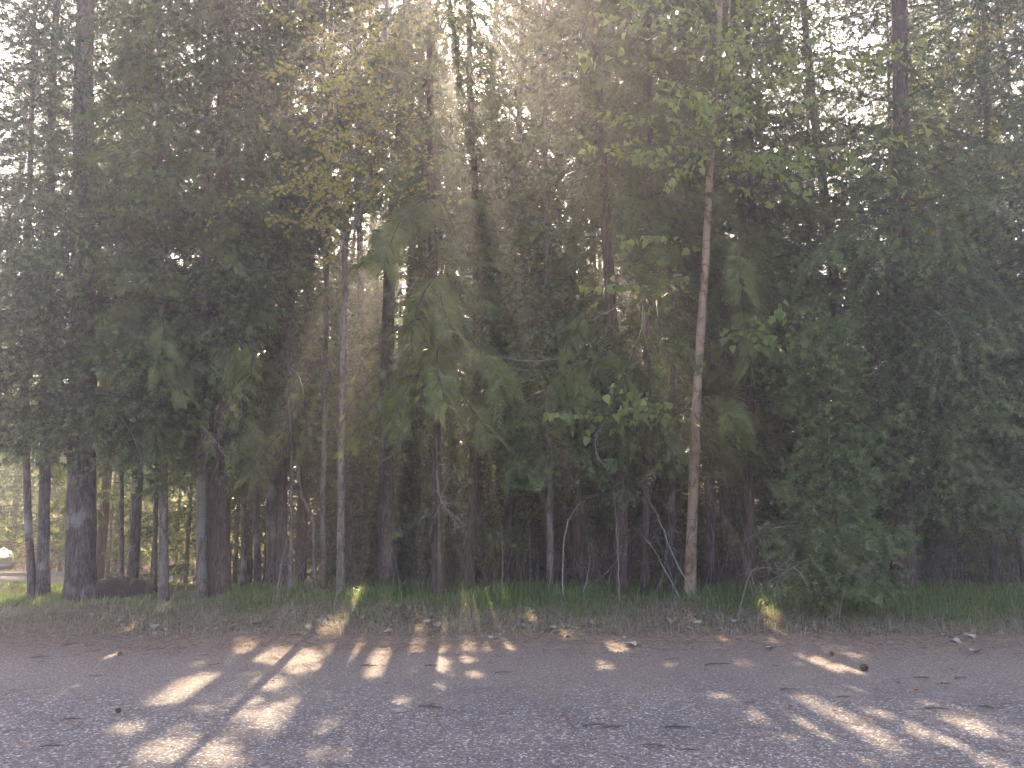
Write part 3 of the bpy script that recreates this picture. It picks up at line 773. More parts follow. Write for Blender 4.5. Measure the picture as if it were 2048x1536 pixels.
rb = [((1805, 420), (1640, 520), 9.6), ((1805, 470), (1720, 640), 9.5), ((1805, 500), (1780, 650), 9.3), ((1805, 560), (1620, 600), 9.8), ((1805, 600), (1690, 720), 9.6), ((1805, 640), (1850, 760), 9.4), ((1805, 330), (1960, 420), 9.6),
      ((1805, 260), (1990, 300), 9.5), ((1805, 420), (1950, 560), 9.5), ((1805, 520), (1990, 700), 9.5), ((1805, 560), (2030, 640), 9.4), ((1805, 680), (1930, 860), 9.4), ((1805, 720), (2040, 860), 9.4), ((1805, 740), (1830, 920), 9.5),
      ((1805, 780), (1740, 880), 9.8), ((1805, 800), (1900, 960), 9.6), ((1805, 840), (1980, 1000), 9.6), ((1805, 900), (1850, 1030), 9.7), ((1805, 880), (2045, 1040), 9.6), ((1805, 960), (1760, 1050), 10), ((1805, 640), (1960, 800), 9.2),
      ((1805, 380), (1880, 520), 9.3), ((1805, 300), (1700, 400), 9.8), ((1805, 600), (1890, 700), 9.1)]
conifer('fir_tree', 'big dark fir at the right with heavy hanging tufted boughs and reddish trunk base', T((1808, 1210), (1806, 900), (1804, 500), (1800, 100), Y=11.4), .165, 17, 1.5, 'fir_mid', 2.4, 4.0, B_RED, FIR, None, 14, sides=20, face=None,
    boughs=[('fir_hi', at(*a, 11.4), at(*b, y + (1.3 if b[0] < 1790 and b[1] > 590 else 0)), FIRY if i % 3 == 0 else FIR) for i, (a, b, y) in enumerate(rb)])
conifer('fir_tree', 'fir at the right edge reaching in with low blue green boughs', T((2130, 1215), (2130, 900), (2126, 400), Y=11.0), .13, 15, 1.1, 'fir_mid', 2.3, 6.5, B_FIR, FIR, None, 8,
    boughs=[('fir_hi', at(2125, 820, 11), at(1990, 1060, 10), FIR), ('fir_hi', at(2125, 700, 11), at(2000, 820, 9.8), FIR), ('fir_hi', at(2125, 560, 11), at(2010, 690, 9.8), FIR)])
conifer('conifer_tree', 'slim dark trunk in the gap near the right edge', T((1990, 1205), (1988, 950), (1985, 500), Y=12.6), .06, 13, 2.6, 'fir_mid', 1.5, 4.5, B_FIR, FIR, NEARG, 10)

# wood behind -------------------------------------------------------------------
BACKG = 'conifers standing deeper in the wood'
spots = []
tries = 0
while len(spots) < 70 and tries < 9000:
    tries += 1
    y = U(14.6, 33); x = U(-.72, .80) * y
    if x < -5.6 and (y > 27 or U(0, 1) < .6): continue            # clearing at the far left
    if any((x - a) ** 2 + (y - b) ** 2 < (1.1 + .02 * y) ** 2 for a, b in spots): continue
    spots.append((x, y))
for i, (x, y) in enumerate(spots):
    ced = U(0, 1) < .4
    H = U(13, 17) + (y - 14) * .22
    r = U(.06, .15)
    z = float(gz(x, y))
    conifer('cedar_tree' if ced else 'fir_tree', 'cedar deep in the wood, dim behind the front trunks' if ced else 'fir deep in the wood, dim behind the front trunks',
            [(x, y, z), (x + U(-.15, .15), y, z + 5), (x + U(-.3, .3), y, z + 9)], r, H, U(1.0, 2.4) if y < 19 else U(.3, 1.2), 'cedar_mid' if ced and y < 22 else 'fir_low', (1.7 if ced else 2.3), 3.6 if y < 24 else 3.0,
            B_RED if ced else B_FIR, CED if ced else FIR, BACKG, 10 if y < 20 else 0, sides=8)

for (px, Y, H, ced, r, lab) in [
    (600, 14.0, 11, 1, .10, 'cedar behind the maple, its fans dropping left of the bent trunk'), (770, 13.6, 16.5, 0, .14, 'dark trunked fir right behind the bend of the maple'),
    (830, 15.5, 17, 1, .13, 'cedar standing close behind the central cedar on its left'), (940, 13.2, 17, 1, .09, 'cedar close behind the central cedar on its right'),
    (1020, 14.4, 17, 0, .10, 'slim fir in the dark gap right of the central cedar'), (1160, 13.5, 16, 1, .09, 'cedar in the dark gap left of the stout reddish trunk'),
    (700, 16.5, 13, 0, .11, 'shorter fir in the shade behind the maple'), (1460, 14.2, 17, 0, .11, 'fir in the dark behind the tan heart leaved tree'),
    (1700, 14.0, 17, 0, .12, 'fir whose boughs darken the gap behind the young fir'), (1900, 14.6, 17, 0, .11, 'fir behind the big right fir on its right side'), (490, 15.0, 14, 0, .12, 'fir deep behind the paired brown trunk'),
    (655, 18.0, 17, 0, .11, 'fir filling the sky gap left of the maple stem'), (735, 20.0, 18, 1, .12, 'cedar filling the sky gap right of the maple stem'), (800, 18.5, 17, 0, .10, 'fir far back between the maple and the central cedar'),
    (1205, 16.8, 17, 1, .11, 'cedar straight behind the stout reddish trunk'), (1290, 18.6, 18, 0, .12, 'fir straight behind the thinner reddish trunk'), (1120, 19.0, 18, 0, .11, 'fir far back in the dark right of the centre')]:
    p = at(px, 1190, Y); z = float(gz(p[0], Y))
    conifer('cedar_tree' if ced else 'fir_tree', lab, [(p[0], Y, z), (p[0] + U(-.1, .1), Y, z + 5), (p[0] + U(-.2, .2), Y, z + 9)], r, H, U(1.2, 2.0), 'cedar_mid' if ced else 'fir_mid',
            1.6 if ced else 2.1, 4.6, B_RED if ced else B_FIR, CED if ced else FIR, None, 12, sides=10)
for (px, Y, H) in [(20, 29, 6), (130, 31, 7), (215, 28, 4.5), (300, 30, 7), (370, 27, 6), (-30, 33, 8), (440, 29, 8)]:
    p = at(px, 1150, Y); z = float(gz(p[0], Y))
    conifer('fir_tree', 'small fir in the brush beyond the lawn on the left', [(p[0], Y, z), (p[0], Y, z + H * .5), (p[0] + .1, Y, z + H * .9)], .06, H, .5, 'fir_low', 2.0, 2.6, B_FIR, FIR, 'small firs beyond the lawn', 0, sides=6)
for (px, Y, H, lab) in [(305, 15.2, 4.2, 'small fir in the shade behind the pale slim trunk right of the mound'), (372, 16.4, 5.2, 'small fir in the gap left of the paired brown trunk'), (215, 19.5, 5.5, 'small fir beyond the mound at the lawn edge'), (118, 24.5, 3.6, 'small fir by the lane behind the thick left fir'),
                        (470, 15.4, 4.6, 'small fir filling the gap right of the paired brown trunk'), (350, 20.0, 6.5, 'taller small fir at the back of the gap left of the paired brown trunk'), (530, 17.0, 5.5, 'small fir behind the near black trunk')]:
    p = at(px, 1150, Y); z = float(gz(p[0], Y))
    conifer('young_conifer', lab, [(p[0], Y, z), (p[0], Y, z + H * .5), (p[0] + .1, Y, z + H * .9)], .05, H, .25, 'fir_mid', 1.5, 3.2, B_FIR, FIR, None, 0, sides=6)
n_u = 0
while n_u < 64:
    y = U(13.4, 29); x = U(-.28, .82) * y
    if x < -4.6: continue
    n_u += 1; z = float(gz(x, y)); H = U(2.2, 5.5)
    conifer('young_conifer', 'young conifer in deep shade under the tall trees, foliage down to the ground', [(x, y, z), (x, y, z + H * .5), (x + U(-.1, .1), y, z + H * .95)], .03, H, .15, 'fir_low' if y > 17 else 'fir_mid', 1.5, 4.6, B_FIR, FIR,
            'young conifers in the understory', 0, sides=6, taper=.8)
fo = MB(); wd = MB()
for k in range(84):
    y = U(34.5, 52); x = U(-.27, .78) * y; z = float(gz(x, y)); H = U(15.5, 18.5) + .12 * (y - 34)
    wd.add(*tube(np.array([(x, y, z - .2), (x, y, z + H)]), [.14, .03], 6), 1)
    h = .3; az = U(0, 6.28)
    while h < H:
        w_ = MB(); put('fir_low', np.array([x, y, z + h]), az, U(-.1, .2), max(.6, 3.2 * (1 - h / H) ** .7), fo, w_); az += 2.4 + U(-.5, .5); h += U(.25, .6)
fo.add(*wd.arrays()[:2], 1)
tag(fo.build('distant_wood', [FIR, B_TWG, FIRT], gaps=True), 'dark mass of conifers closing the wood far behind the trunks', 'wood', None, 'stuff')
for (px, Y, H) in [(-60, 46, 12), (60, 44, 11), (150, 48, 12), (260, 45, 12), (350, 47, 14), (440, 43, 15), (20, 52, 14), (210, 53, 14), (105, 42, 9.9), (310, 42, 9.9), (0, 41, 9.5)]:
    p = at(px, 1150, Y); z = float(gz(p[0], Y))
    conifer('fir_tree', 'distant fir beyond the lane in the bright gap on the left', [(p[0], Y, z), (p[0], Y, z + 6), (p[0] + .2, Y, z + 11)], .15, H, .6, 'fir_low', 3.0, 3.2, B_FIR, FIR, 'distant firs beyond the lane', 0, sides=6)

# pale-leaved broadleaf trees far behind (sunlit through the gaps)
p = at(2052, 1190, 12.4); z = float(gz(p[0], 12.4))
deciduous('broadleaf_tree', 'golden leaved thin stemmed tree in the upper right corner', [(p[0], 12.4, z), (p[0] - .1, 12.4, z + 4), (p[0] + .1, 12.4, z + 8)], .05, 13, B_FIR, MAP, LOBED, .09, .06, [], (z + 4.5, z + 13, 60), rl=(.6, 1.7), twigp=.7)
k = 0
for (px, Y, h, n) in [(70, 33, 7, 60), (190, 31, 5.5, 50), (300, 34, 6, 50), (-40, 36, 8, 60), (420, 36, 7, 50), (1950, 27, 10, 60), (2040, 21, 12, 70), (1880, 31, 9, 50), (560, 30, 12, 60), (700, 33, 12, 60), (1180, 33, 11, 60)]:
    p = at(px, 1100, Y); x = p[0]; z = float(gz(x, Y))
    low = px < 450
    deciduous('broadleaf_tree', ['bushy golden green tree in sunlight beyond the lawn on the left', 'thin pale leaved tree glowing behind the dark firs'][0 if low else 1],
        [(x, Y, z), (x + U(-.2, .2), Y, z + h * .4), (x + U(-.4, .4), Y, z + h * .8)], .05, h, B_GRY, LSH if low else MAP, LOBED, .15, .16, [], ((z + .2) if low else z + 3, z + h, n), 'trees in the sun beyond the lawn' if low else 'pale leaved trees among the conifers',
        rl=(1.2, 2.8), twigp=.9)

# ------------------------------------------------------------------ undergrowth
def thicket(name, label, n, area, size, mat, proto, h, kind='stuff', per=26):
    b = MB()
    for _ in range(n):
        x, y = area()
        z = float(gz(x, y)); c = np.array([x, y, z])
        for _s in range(3):
            a = U(0, 6.28); e = c + np.array([math.cos(a) * U(.1, .5), math.sin(a) * U(.1, .5), h * U(.5, 1.1)])
            Q = smooth_path([c, (c + e) / 2 + rng.normal(size=3) * .06, e], 4)
            b.add(*tube(Q, np.linspace(.007, .002, len(Q)), 3, False), 1)
            m = per // 3
            t = U(.2, 1, m); P = np.stack([np.interp(t, np.linspace(0, 1, len(Q)), Q[:, q]) for q in range(3)], 1) + rng.normal(size=(m, 3)) * .14
            b.add(*leaves(proto, P, unit(rng.normal(size=(m, 3)) + [0, 0, -.3]), unit(rng.normal(size=(m, 3))), size * U(.6, 1.2, m)))
    o = b.build(name, [mat, B_TWG], gaps=True)
    return tag(o, label, 'undergrowth', None, kind)


def ar(y0, y1, k0, k1):
    def f():
        y = U(y0, y1); return U(k0, k1) * y, y
    return f


thicket('undergrowth', 'dark leafy undergrowth filling the shade between the trunks', 1300, ar(13.6, 27, -.18, .85), .085, SHR, OVAL, 1.6, per=36)
thicket('sunlit_undergrowth', 'yellow green sunlit brush beyond the lawn on the left', 800, ar(24.8, 36, -.85, -.24), .12, LSH, OVAL, 2.0, per=39)

# bare leaning saplings and dead stems ------------------------------------------
def stem(name, label, cat, pts, r, mat, Ys, twigs=6, group=None):
    P = [at(px, py, y) for (px, py), y in zip(pts, np.linspace(Ys[0], Ys[1], len(pts)))]
    base = P[0].copy()
    if pts[0][1] > 1150: base[2] = float(gz(base[0], base[1])) - .02; P[0] = base
    Q = smooth_path(P, 6); Q = Q + rng.normal(size=Q.shape) * .006
    b = MB(); b.add(*tube(Q, np.linspace(r, r * .3, len(Q)), 6, True))
    if twigs:
        for _ in range(twigs):
            i = rng.integers(len(Q) // 3, len(Q)); d = unit(rng.normal(size=3) + [0, -.2, .2]) * U(.15, .5)
            W = np.stack([Q[i], Q[i] + d * .5 + rng.normal(size=3) * .02, Q[i] + d + [0, 0, -.06]])
            b.add(*tube(W, [r * .4, r * .3, .0012], 4, False))
            for _k in range(2):
                e = W[1] + unit(d + rng.normal(size=3) * .25) * U(.08, .2); b.add(*tube(np.stack([W[1], (W[1] + e) / 2, e]), [.002, .0015, .001], 3, False))
    return tag(b.build(name, mat, origin=base, smooth=True), label, cat, group)


for lab, pts, r, m in [
    ('long bare sapling arching left from the stout reddish trunk to the grass', [(1125, 1190), (1128, 1080), (1150, 1020), (1190, 990), (1226, 985)], .011, B_PAL),
    ('bare stem leaning left across the stout reddish trunk, longest of the tangle', [(1400, 1195), (1350, 1120), (1318, 1040), (1290, 985), (1285, 950)], .012, B_PAL),
    ('bare stem crossing behind the thinner reddish trunk down to the right', [(1365, 1198), (1330, 1140), (1300, 1090), (1258, 1045)], .010, B_PAL),
    ('thin vertical bare stem in front of the stout reddish trunk', [(1238, 1205), (1236, 1120), (1232, 1030), (1226, 980)], .009, B_PAL),
    ('bare stem rising to the right from the grass left of the stout reddish trunk', [(1140, 1204), (1190, 1165), (1226, 1130), (1262, 1080), (1284, 1040)], .010, B_TWG),
    ('two metre bare switch standing in the gap right of the central fir', [(1160, 1215), (1175, 1150), (1180, 1115), (1178, 1105)], .008, B_PAL),
    ('bare forked sapling leaning right between the pale slim trunks and the central cedar', [(805, 1195), (795, 1140), (780, 1100), (745, 1040), (722, 1015)], .010, B_TWG),
    ('bare switch curving low to the right in front of the central cedar', [(770, 1190), (810, 1160), (850, 1135), (912, 1122)], .008, B_TWG),
    ('bare stem leaning left at the foot of the tan tree', [(1340, 1200), (1356, 1140), (1382, 1060), (1400, 1000)], .009, B_TWG),
    ('bare brown stem slanting from the grass to the young fir', [(1500, 1185), (1470, 1130), (1430, 1105), (1400, 1090)], .006, B_TWG),
    ('bare branching sapling beside the finger thin pale stem', [(552, 1200), (562, 1130), (572, 1090), (576, 1040)], .008, B_PAL),
    ('leafless hooked stem in the gap near the right edge', [(1876, 1200), (1870, 1140), (1880, 1090), (1892, 1120)], .004, B_TWG),
    ('thin bare stem leaning left at the right edge gap', [(2045, 1200), (2030, 1160), (2018, 1110), (2005, 1050)], .004, B_TWG),
    ('pale snapped stem standing among the grass under the young fir', [(1600, 1212), (1606, 1180), (1612, 1140), (1625, 1128)], .003, B_TWG)]:
    stem('bare_sapling', lab, 'sapling', pts, r, m, (10.6 if pts[0][0] < 1560 else 9.4, 11.2 if pts[0][0] < 1560 else 9.3), 7)
# thicket of thin leafless stems: uncountable
b = MB()
for _ in range(430):
    y = U(10.9, 14); px = U(560, 1560) if U(0, 1) < .8 else U(1800, 2048)
    p = at(px, 1190, y); p[2] = float(gz(p[0], p[1])); a = rng.normal() * .35; l = U(.5, 2.0)
    e = p + np.array([math.sin(a) * l, U(-.3, .3), math.cos(a) * l])
    Q = smooth_path([p, p * .6 + e * .4 + rng.normal(size=3) * .10, e + rng.normal(size=3) * .1], 5)
    b.add(*tube(Q, np.linspace(U(.003, .006), .0012, len(Q)), 4, False), int(U(0, 1) < .35))
    for _k in range(3):
        i = rng.integers(2, len(Q)); d = unit(rng.normal(size=3) + (e - p) * .3) * U(.1, .4)
        b.add(*tube(np.stack([Q[i], Q[i] + d * .5 + rng.normal(size=3) * .015, Q[i] + d]), [.002, .0016, .001], 3, False))
tag(b.build('brushwood', [B_TWG, B_PAL]), 'tangle of thin leafless twigs between the trunks', 'brushwood', None, 'stuff')

# dead pale branches held by trees: placed as fallen boughs caught in the crowns
for lab, pts, Ys, r in [
    ('long pale dead branch lying level across the cedar fans, upper of two', [(1140, 716), (1060, 722), (990, 712), (920, 706), (860, 720)], (10.9, 10.0), .010),
    ('long pale dead branch sagging below its twin across the cedar fans', [(1105, 744), (1030, 738), (960, 728), (900, 710), (830, 720), (780, 716)], (10.9, 10.0), .010),
    ('pale dead branch bent like an elbow left of the heart shaped leaf spray', [(1212, 935), (1193, 910), (1192, 870), (1206, 850), (1226, 790)], (10.4, 10.8), .012),
    ('pale dead branch arching above the central cedar fans on the left', [(690, 606), (760, 592), (820, 575), (862, 600), (910, 640)], (10.8, 10.2), .009),
    ('thin dead branch curving over the gap left of the paired cedar trunks', [(1240, 610), (1180, 640), (1110, 670), (1075, 720)], (11, 10.4), .008),
    ('dead hanging branch under the fans of the broad stringy trunk', [(400, 850), (430, 880), (445, 905), (462, 925)], (10.6, 10.3), .009),
    ('bare curved limb hanging before the little central fir', [(874, 940), (878, 985), (890, 1015), (930, 1050)], (10.6, 10.2), .012),
    ('dry fan of grey twigs lying over the lowest boughs of the young fir', [(1470, 1180), (1500, 1150), (1540, 1135), (1590, 1150)], (9.4, 9.0), .006),
    ('second dry fan of grey twigs right of the first, under the young fir', [(1672, 1190), (1690, 1165), (1715, 1155), (1740, 1170)], (9.3, 9.0), .005)]:
    stem('dead_branch', lab, 'branch', pts, r, B_PAL, Ys, 12)

# ------------------------------------------------------------------ grass, litter
def blades(n, fx, ln, w, lean=.45):
    P = np.array([fx() for _ in range(n)]); P = np.column_stack([P[:, 0], P[:, 1], gz(P[:, 0], P[:, 1]) - .01, P[:, 2]])
    l = P[:, 3] * U(ln[0], ln[1], n); a = U(0, 6.283, n); k = np.abs(rng.normal(size=n)) * lean + .08
    d = np.stack([np.cos(a), np.sin(a), np.zeros(n)], 1); s = np.stack([-np.sin(a + U(-.8, .8, n)), np.cos(a), np.zeros(n)], 1) * (w * U(.7, 1.3, n))[:, None]
    up = np.array([0, 0, 1.0])
    b0 = P[:, :3]; m1 = b0 + up * (l * .5)[:, None] + d * (l * k * .22)[:, None]
    m2 = b0 + up * (l * (.86 - .25 * np.clip(k, 0, 1)))[:, None] + d * (l * k * .62)[:, None]; tp = m2 + up * (l * (.16 - .35 * np.clip(k - .3, 0, 1)))[:, None] + d * (l * k * .5)[:, None]
    V = np.stack([b0 - s, b0 + s, m1 - s * .9, m1 + s * .9, m2 - s * .55, m2 + s * .55, tp], 1).reshape(-1, 3)
    q = np.arange(n)[:, None] * 7
    T = np.concatenate([q + t for t in ([0, 1, 3], [0, 3, 2], [2, 3, 5], [2, 5, 4], [4, 5, 6])])
    return V, T


clumps = [(U(-9.5, 9.5), U(9.6, 12.0), U(.12, .4)) for _ in range(150)] + [(U(3.0, 8.8), U(9.0, 11.4), U(.15, .4)) for _ in range(80)]
clumps += [tuple(ground_px(970, 1255)[:2]) + (.22,)] * 3 + [tuple(ground_px(722, 1240)[:2]) + (.25,)] * 3 + [tuple(ground_px(1552, 1262)[:2]) + (.22,)] * 3


def verge():
    while True:
        if U(0, 1) < .62:
            c = clumps[rng.integers(len(clumps))]; x, y = c[0] + rng.normal() * c[2], c[1] + rng.normal() * c[2] * .7; hh = U(.7, 1.25)
        else:
            x, y = U(-11, 11), U(9.1, 13.4); hh = U(.4, 1.0)
        e = 9.85 - .55 * sstep(2.5, 5, x) + .2 * wob(x * .6, y * .2)
        if y < e - .25 or y > 13.6: continue
        near = float(sstep(e - .25, e + .9, y))
        if U(0, 1) > .15 + .85 * near: continue
        tall = (.45 + .55 * near) * (.9 if x > 2.5 else .95)
        if x < -4: tall *= .55
        return x, y, hh * tall


g = MB(); g.add(*blades(42000, verge, (.08, .25), .0055, .65))
tag(g.build('verge_grass', GRS), 'green grass growing along the edge of the wood', 'grass', None, 'stuff')


def dryg():
    while True:
        x, y = U(-11, 11), U(8.9, 11.8)
        e = 9.75 - .5 * sstep(2.5, 5, x)
        if U(0, 1) > math.exp(-((y - e - .15) / .75) ** 2) + .15: continue
        return x, y, U(.5, 1)


g = MB(); g.add(*blades(36000, dryg, (.05, .18), .0042, 1.6))
tag(g.build('dry_grass', DRY), 'pale dry grass at the edge of the verge', 'dry grass', None, 'stuff')


def lawn():
    y = U(13.2, 22); return U(-.95, -.26) * y, y, 1.0


g = MB(); g.add(*blades(26000, lawn, (.03, .07), .011, .6))
tag(g.build('lawn_grass', LAW), 'bright sunlit lawn seen between the left trunks', 'lawn', None, 'stuff')


def flat_leaves(n, fx, size, proto=HEART, tilt=.45, lift=.008):
    P = np.array([fx() for _ in range(n)]); z = gz(P[:, 0], P[:, 1])
    pos = np.column_stack([P[:, 0], P[:, 1], z + lift + U(0, .02, n)])
    a = U(0, 6.28, n)
    tip = np.stack([np.cos(a), np.sin(a), U(-.2, .3, n)], 1)
    nr = unit(np.stack([rng.normal(size=n) * tilt, rng.normal(size=n) * tilt, np.ones(n)], 1))
    return leaves(proto, pos, tip, nr, size * U(.55, 1.2, n))


def litter():
    while True:
        x, y = U(-10, 10), U(8.7, 12.2)
        if U(0, 1) < (math.exp(-((y - 9.9) / .6) ** 2) + .08) * (.12 + .88 * (wob(x * .9, y * 1.3) > .3)): return x, y


g = MB(); g.add(*flat_leaves(2600, litter, .05, HEART, .7)); g.add(*flat_leaves(1800, litter, .045, OVAL, .6), 1)
tag(g.build('leaf_litter', [DED, DEDR]), 'dead leaves strewn thickly along the verge', 'leaf litter', None, 'stuff')


def sticks(n, fx, ln, w):
    P = np.array([fx() for _ in range(n)]); a = U(0, 6.28, n); l = U(ln[0], ln[1], n)
    d = np.stack([np.cos(a), np.sin(a), U(-.1, .25, n)], 1) * l[:, None]; s = np.stack([-np.sin(a), np.cos(a), np.zeros(n)], 1) * w * .5
    p = np.column_stack([P[:, 0], P[:, 1], gz(P[:, 0], P[:, 1]) + .004])
    up = np.array([0, 0, w * .7])
    V = np.stack([p - s, p + s, p + up, p + d - s * .6, p + d + s * .6, p + d + up], 1).reshape(-1, 3)
    q = np.arange(n)[:, None] * 6
    return V, np.concatenate([q + t for t in ([0, 3, 5], [0, 5, 2], [1, 2, 5], [1, 5, 4])])


def edge_area():
    while True:
        x, y = U(-9, 9), U(4.4, 10.6)
        if U(0, 1) < .06 + .94 * math.exp(-((y - 8.7) / .75) ** 2): return x, y


g = MB(); g.add(*sticks(34000, edge_area, (.025, .085), .005), 0); g.add(*sticks(900, edge_area, (.05, .16), .006), 1)
tag(g.build('needle_litter', [plain('dry_needles', (.27, .18, .12), .85, .4, 30), B_TWG]), 'brown needles and twig bits scattered over the road edge', 'needle litter', None, 'stuff')


def pebbles(n, fx, s0, s1):
    ico = np.array([(0, 0, 1), (.9, 0, .3), (.28, .85, .3), (-.72, .53, .3), (-.72, -.53, .3), (.28, -.85, .3)], float)
    F = np.array([(0, 1, 2), (0, 2, 3), (0, 3, 4), (0, 4, 5), (0, 5, 1)])
    P = np.array([fx() for _ in range(n)]); a = U(0, 6.28, n); s = U(s0, s1, n) * U(.6, 1, n)
    c, sn = np.cos(a), np.sin(a)
    X = ico[None, :, 0] * U(.7, 1.3, (n, 1)); Y = ico[None, :, 1] + 0 * X; Z = ico[None, :, 2] * .7 - .18 + 0 * X
    W = np.stack([X * c[:, None] - Y * sn[:, None], X * sn[:, None] + Y * c[:, None], Z + rng.normal(size=Z.shape) * .08], -1) * s[:, None, None]
    W += np.column_stack([P[:, 0], P[:, 1], gz(P[:, 0], P[:, 1])])[:, None]
    T = F[None] + (np.arange(n) * 6)[:, None, None]
    return W.reshape(-1, 3), T.reshape(-1, 3)


def road_area():
    y = U(4.3, 9.2); return U(-.72, .72) * y, y


g = MB(); g.add(*pebbles(12000, road_area, .004, .011), 0); g.add(*pebbles(2200, road_area, .004, .009), 1); g.add(*pebbles(7000, edge_area, .004, .012), 0); g.add(*pebbles(1500, edge_area, .004, .010), 1)
tag(g.build('gravel', [plain('grey_grit', (.20, .18, .175), .85, .4, 40), plain('pale_grit', (.5, .46, .43), .8, .2, 40)]), 'loose grit lying over the worn road', 'gravel', None, 'stuff')

# single dead leaves one can pick out
b = MB(); b.add(*leaves(HEART, np.zeros((1, 3)), np.array([[0, 1., .05]]), np.array([[0, 0, 1.]]), np.array([.12])))
V, Tt, _ = b.arrays(); V[:, 2] += .9 * np.abs(V[:, 0]) ** 1.2 + .3 * (V[:, 1] - .05) ** 2 * 6 + .004
def single(name, V, T, mat, spots, labels, cat, group):
    proto = None
    for i, (px, py, s, rz) in enumerate(spots):
        p = ground_px(px, py)
        if proto is None:
            m = MB(); m.add(V, T); o = m.build(name, mat, origin=(0, 0, 0)); proto = o
        else:
            o = proto.copy(); COL.objects.link(o)
        o.location = (p[0], p[1], float(gz(p[0], p[1])) + .006 + (.01 if p[1] > 9 else 0)); o.rotation_euler = (U(-.25, .25) if cat == 'leaf' else 0, U(-.25, .25) if cat == 'leaf' else 0, rz); s *= .75 if cat == 'leaf' else (U(.45, .9) if cat == 'twig' else 1); o.scale = (s, s, s)
        tag(o, labels[i] if isinstance(labels, list) else labels, cat, group)


LV = [(307, 1262, 1.5, .3), (150, 1238, 1.1, 2), (178, 1234, 1.2, 4), (232, 1230, 1.2, 1), (376, 1258, 1.2, 5), (518, 1252, 1.2, 2.2), (725, 1241, 1.3, .7), (768, 1224, 1.1, 3), (795, 1218, 1.1, 1.2), (876, 1258, 1.4, .2), (890, 1242, 1.3, 2.5),
      (826, 1230, 1.1, 5), (858, 1250, 1.0, 1), (610, 1258, 1.1, 4), (640, 1228, 1.2, .4), (1270, 1295, 1.3, .9), (1345, 1226, 1.6, 2.8), (1372, 1262, 1.2, 4.4), (1404, 1254, 1.3, 1.5), (1470, 1250, 1.4, 5.5), (1310, 1247, 1.1, 2), (1240, 1240, 1.0, 3),
      (1110, 1262, 1.1, 1), (1130, 1278, 1.0, 5), (1955, 1308, 1.4, 2.2), (1948, 1280, 1.3, .5), (1905, 1284, 1.2, 3.6), (1545, 1300, 1.0, 2), (600, 1232, 1.1, 3.3), (1685, 1240, 1.1, 4.1), (930, 1243, 1.0, 1), (780, 1268, 1.0, 2)]
single('fallen_leaf', V, Tt, plain('pale_dead_leaf', (.38, .32, .27), .8, .25, 30), LV, 'pale curled dead leaf lying by the grass edge', 'leaf', 'pale fallen leaves along the grass edge')
RV = [(1140, 1440, .42, 1), (1740, 1446, .6, .2), (1672, 1425, .45, 2), (1830, 1383, .42, 4), (1216, 1370, .4, 3), (1178, 1350, .35, 5), (700, 1438, .4, .6), (548, 1364, .4, 2), (1585, 1416, .4, 1.2), (158, 1455, .45, 3)]
single('rust_leaf', V, Tt, plain('rust_dead_leaf', (.42, .17, .06), .7, .25, 30), RV, 'small rust coloured leaf lying on the grey road', 'leaf', 'rust leaves scattered on the road')
b = MB(); Q = np.array([(0, 0, .006), (.06, .008, .012), (.12, -.004, .010), (.18, .012, .006)]); b.add(*tube(Q, [.006, .007, .006, .003], 6)); b.add(*tube(np.array([(.06, .008, .012), (.09, .05, .016), (.10, .07, .01)]), [.004, .003, .002], 5))
V2, T2, _ = b.arrays()
TV = [(838, 1415, 1.2, -.3), (1165, 1456, 1.3, .3), (1205, 1458, 1.1, .1), (1330, 1458, 1.2, 0), (130, 1441, 1.1, .1), (80, 1497, 1.2, .2), (250, 1425, 1, .5), (1860, 1358, 1.2, 3), (1910, 1360, 1.1, .4), (1700, 1395, 1.2, 3.4), (1850, 1420, 1.2, -.1), (1955, 1415, 1.4, -.5), (1490, 1408, 1.1, .2),
      (1875, 1370, 1.2, .1), (1440, 1330, 1.2, .1), (1410, 1332, 1.1, .3), (720, 1334, 1.1, 0), (850, 1333, 1.0, 0), (580, 1272, 1.1, .1), (130, 1292, 1.4, 1), (60, 1318, 1.5, .3), (1330, 1495, 1.0, 3), (1360, 1502, 1.0, -.2), (990, 1348, 1.0, .2), (1795, 1370, 1.1, .9), (1560, 1382, 1.2, .1)]
single('fallen_twig', V2, T2, B_TWG, TV, 'short dark broken twig lying on the grey road', 'twig', 'broken twigs scattered on the road')
# fir cone
b = MB()
for i in range(60):
    t = i / 60; a = i * 2.4; rr = .022 * math.sin(math.pi * (.12 + .85 * t)); c = np.array([t * .075, rr * math.cos(a), .022 + rr * math.sin(a)])
    o = np.array([.35, math.cos(a), math.sin(a)]); o = unit(o) * .013; s = unit(np.cross(o, [1, 0, 0])) * .008
    b.add(np.stack([c - s, c + s, c + o + s * .6, c + o - s * .6, c + o * .5 + [.004, 0, 0]]), [(0, 1, 4), (1, 2, 4), (2, 3, 4), (3, 0, 4)])
b.add(*tube(np.array([(0, 0, .022), (.04, 0, .022), (.078, 0, .022)]), [.010, .016, .004], 8))
V3, T3, _ = b.arrays()
single('pine_cone', V3, T3, plain('cone_scale', (.12, .07, .045), .8, .3, 60), [(1722, 1342, .95, .3), (1664, 1312, .6, 1.2), (240, 1312, .6, 2.2), (240, 1427, .55, 2.6)],
       ['dark open cone in the sunlit streak at the right edge of the road', 'small dark cone in the litter below the young fir', 'dark cone in the litter below the left trunks', 'crumbled cone on the open road at the left'], 'cone', 'cones dropped on the road')

